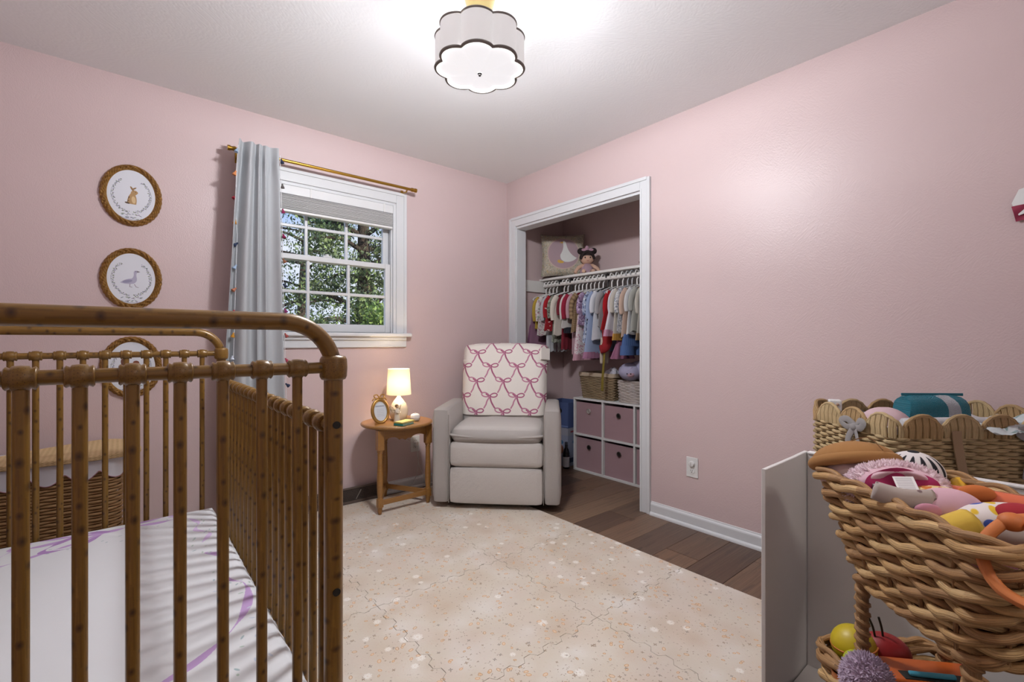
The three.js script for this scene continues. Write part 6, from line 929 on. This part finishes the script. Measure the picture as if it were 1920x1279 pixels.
// ---------- garden ----------
{
  const gnd = obj('lawn', (() => { const g = surf((u, v) => [-30 + u * 70, -0.5 + 0.3 * fbm(u * 9, v * 9, 2) - 0.2, -0.5 - v * 60], 40, 40); g.setIndex(Array.from(g.index.array).reverse().map((v) => v)); g.computeVertexNormals(); return g; })(), mat('#5d7038', 0.95, { map: noiseTex(128, 30, 40, 40, 150, 255) })); gnd.userData.kind = 'structure'; gnd.userData.label = 'lawn seen beyond the window';
  const bark = mat('#3e352c', 0.95, { bumpMap: again(fineNoise, 4, 1), bumpScale: 0.03 });
  const leafG = (() => { const g = new THREE.BufferGeometry(); g.setAttribute('position', new THREE.Float32BufferAttribute([0, 0, 0, 0.28, 0.5, 0.06, 0, 1, 0.02, -0.28, 0.5, 0.06], 3)); g.setAttribute('uv', new THREE.Float32BufferAttribute([0.5, 0, 1, 0.5, 0.5, 1, 0, 0.5], 2)); g.setIndex([0, 1, 2, 0, 2, 3]); g.computeVertexNormals(); return g; })();
  const leafM = new THREE.MeshPhysicalMaterial({ color: '#ffffff', roughness: 0.7, side: THREE.DoubleSide, transmission: 0.25, thickness: 0 });
  const foliage = (parent, blobs, per, size, pal) => {
    const n = blobs.length * per, im = new THREE.InstancedMesh(leafG, leafM, n), m4 = new THREE.Matrix4(), q = new THREE.Quaternion(), e = new THREE.Euler(), col = new THREE.Color(); let k = 0; im.name = 'foliage'; im.userData.kind = 'stuff';
    for (const [x, y, z, R] of blobs) for (let i = 0; i < per; i++) { const d = V(rr(-1, 1), rr(-1, 1), rr(-1, 1)); d.normalize().multiplyScalar(R * Math.pow(rnd(), 0.5)); e.set(rr(0, 6.3), rr(0, 6.3), rr(0, 6.3)); q.setFromEuler(e); const s = size * rr(0.6, 1.4); m4.compose(V(x + d.x, y + d.y * 0.75, z + d.z), q, V(s, s, s)); im.setMatrixAt(k, m4); col.set(pal[Math.floor(rnd() * pal.length)]).multiplyScalar(rr(0.7, 1.2)); im.setColorAt(k++, col); }
    im.castShadow = im.receiveShadow = true; parent.add(im);
  };
  const tree = (label, x, z, h, r, spread, nb, per, size, pal, lean = 0, low = 0.35) => {
    const T = thing('garden_tree', label, 'tree', [x, -0.7, z]); const trunk = spline([[0, 0, 0], [lean * 0.2, h * 0.3, 0], [lean * 0.5, h * 0.6, 0.1], [lean, h * 0.9, 0]], 20); obj('trunk', sweep(trunk, (t) => r * (1 - 0.75 * t), 12), bark, T);
    const br = [], blobs = [];
    for (let k = 0; k < nb; k++) { const t = low + (0.97 - low) * k / nb, p = trunk[Math.floor(t * 20)], a = k * 2.4 + rr(-0.4, 0.4), L = spread * rr(0.55, 1) * (1.1 - 0.5 * t), e = V(p.x + Math.cos(a) * L, p.y + rr(-0.15, 0.35) * L, p.z + Math.sin(a) * L * 0.8), mid = p.clone().lerp(e, 0.5); mid.y += L * 0.12; br.push(sweep(spline([p, mid, e], 10), (s) => r * 0.28 * (1 - 0.8 * s) + 0.006, 6)); for (const [f, R] of [[1, 0.26], [0.8, 0.26], [0.58, 0.22]]) { const c = p.clone().lerp(e, f); blobs.push([c.x + rr(-0.2, 0.2) * L, c.y + rr(-0.1, 0.2) * L, c.z + rr(-0.2, 0.2) * L, spread * R * rr(0.6, 1.1)]); } }
    obj('branches', br, bark, T); foliage(T, blobs, per, size, pal); return T;
  };
  const g1 = ['#5c7248', '#6d8452', '#4c6040', '#7c9258', '#56684a'], g2 = ['#6f8f44', '#88a44e', '#5c7a3c', '#9ab45c'];
  tree('tall garden tree with a thick dark trunk outside the window', 2.75, -9.6, 9.5, 0.27, 3.1, 24, 260, 0.105, g1, -0.3, 0.22);
  tree('airy garden tree with spreading branches against the sky', 0.5, -12.5, 9, 0.2, 3.2, 16, 90, 0.095, g1, -0.5, 0.3);
  tree('distant garden tree between the two larger ones', 3.0, -17, 10, 0.22, 3.6, 16, 130, 0.12, g1, 0.4, 0.25);
  tree('slender garden tree at the far corner of the lawn', -2.2, -15, 9, 0.18, 2.6, 14, 110, 0.1, g1, 0.4, 0.3);
  const bush = (label, x, z, h, w, pal, per, n = 16) => { const T = thing('garden_bush', label, 'bush', [x, -0.75, z]); const st = []; for (let k = 0; k < 6; k++) st.push(sweep(spline([[0, 0, 0], [rr(-0.3, 0.3) * w, h * 0.4, rr(-0.2, 0.2)], [rr(-0.5, 0.5) * w, h * 0.8, rr(-0.3, 0.3)]], 8), 0.02, 5)); obj('stems', st, bark, T); const bl = []; for (let k = 0; k < n; k++) bl.push([rr(-0.5, 0.5) * w, rr(0.15, 0.9) * h, rr(-0.4, 0.4), rr(0.35, 0.55)]); foliage(T, bl, Math.round(per * 1.5), 0.085, pal); return T; };
  bush('bright green bush filling the lower window beside the thick trunk', 1.75, -6.3, 2.75, 1.9, g2, 300, 20); bush('round mid-green bush in the middle of the window view', 0.45, -7.0, 2.5, 1.9, g1, 300, 20); bush('low dull green bush at the curtain side of the window view', -0.75, -6.6, 2.3, 1.7, g1, 300, 18); bush('deep green bush behind the bright one', 2.3, -7.0, 3.3, 1.7, g1, 300, 22); bush('far hedge bush behind the round one', -0.4, -10, 2.6, 3.2, g1, 260, 22); bush('far hedge bush beyond the lawn', 2.4, -11, 2.6, 3.2, g1, 240, 22);
}
renderer.render(scene, camera);
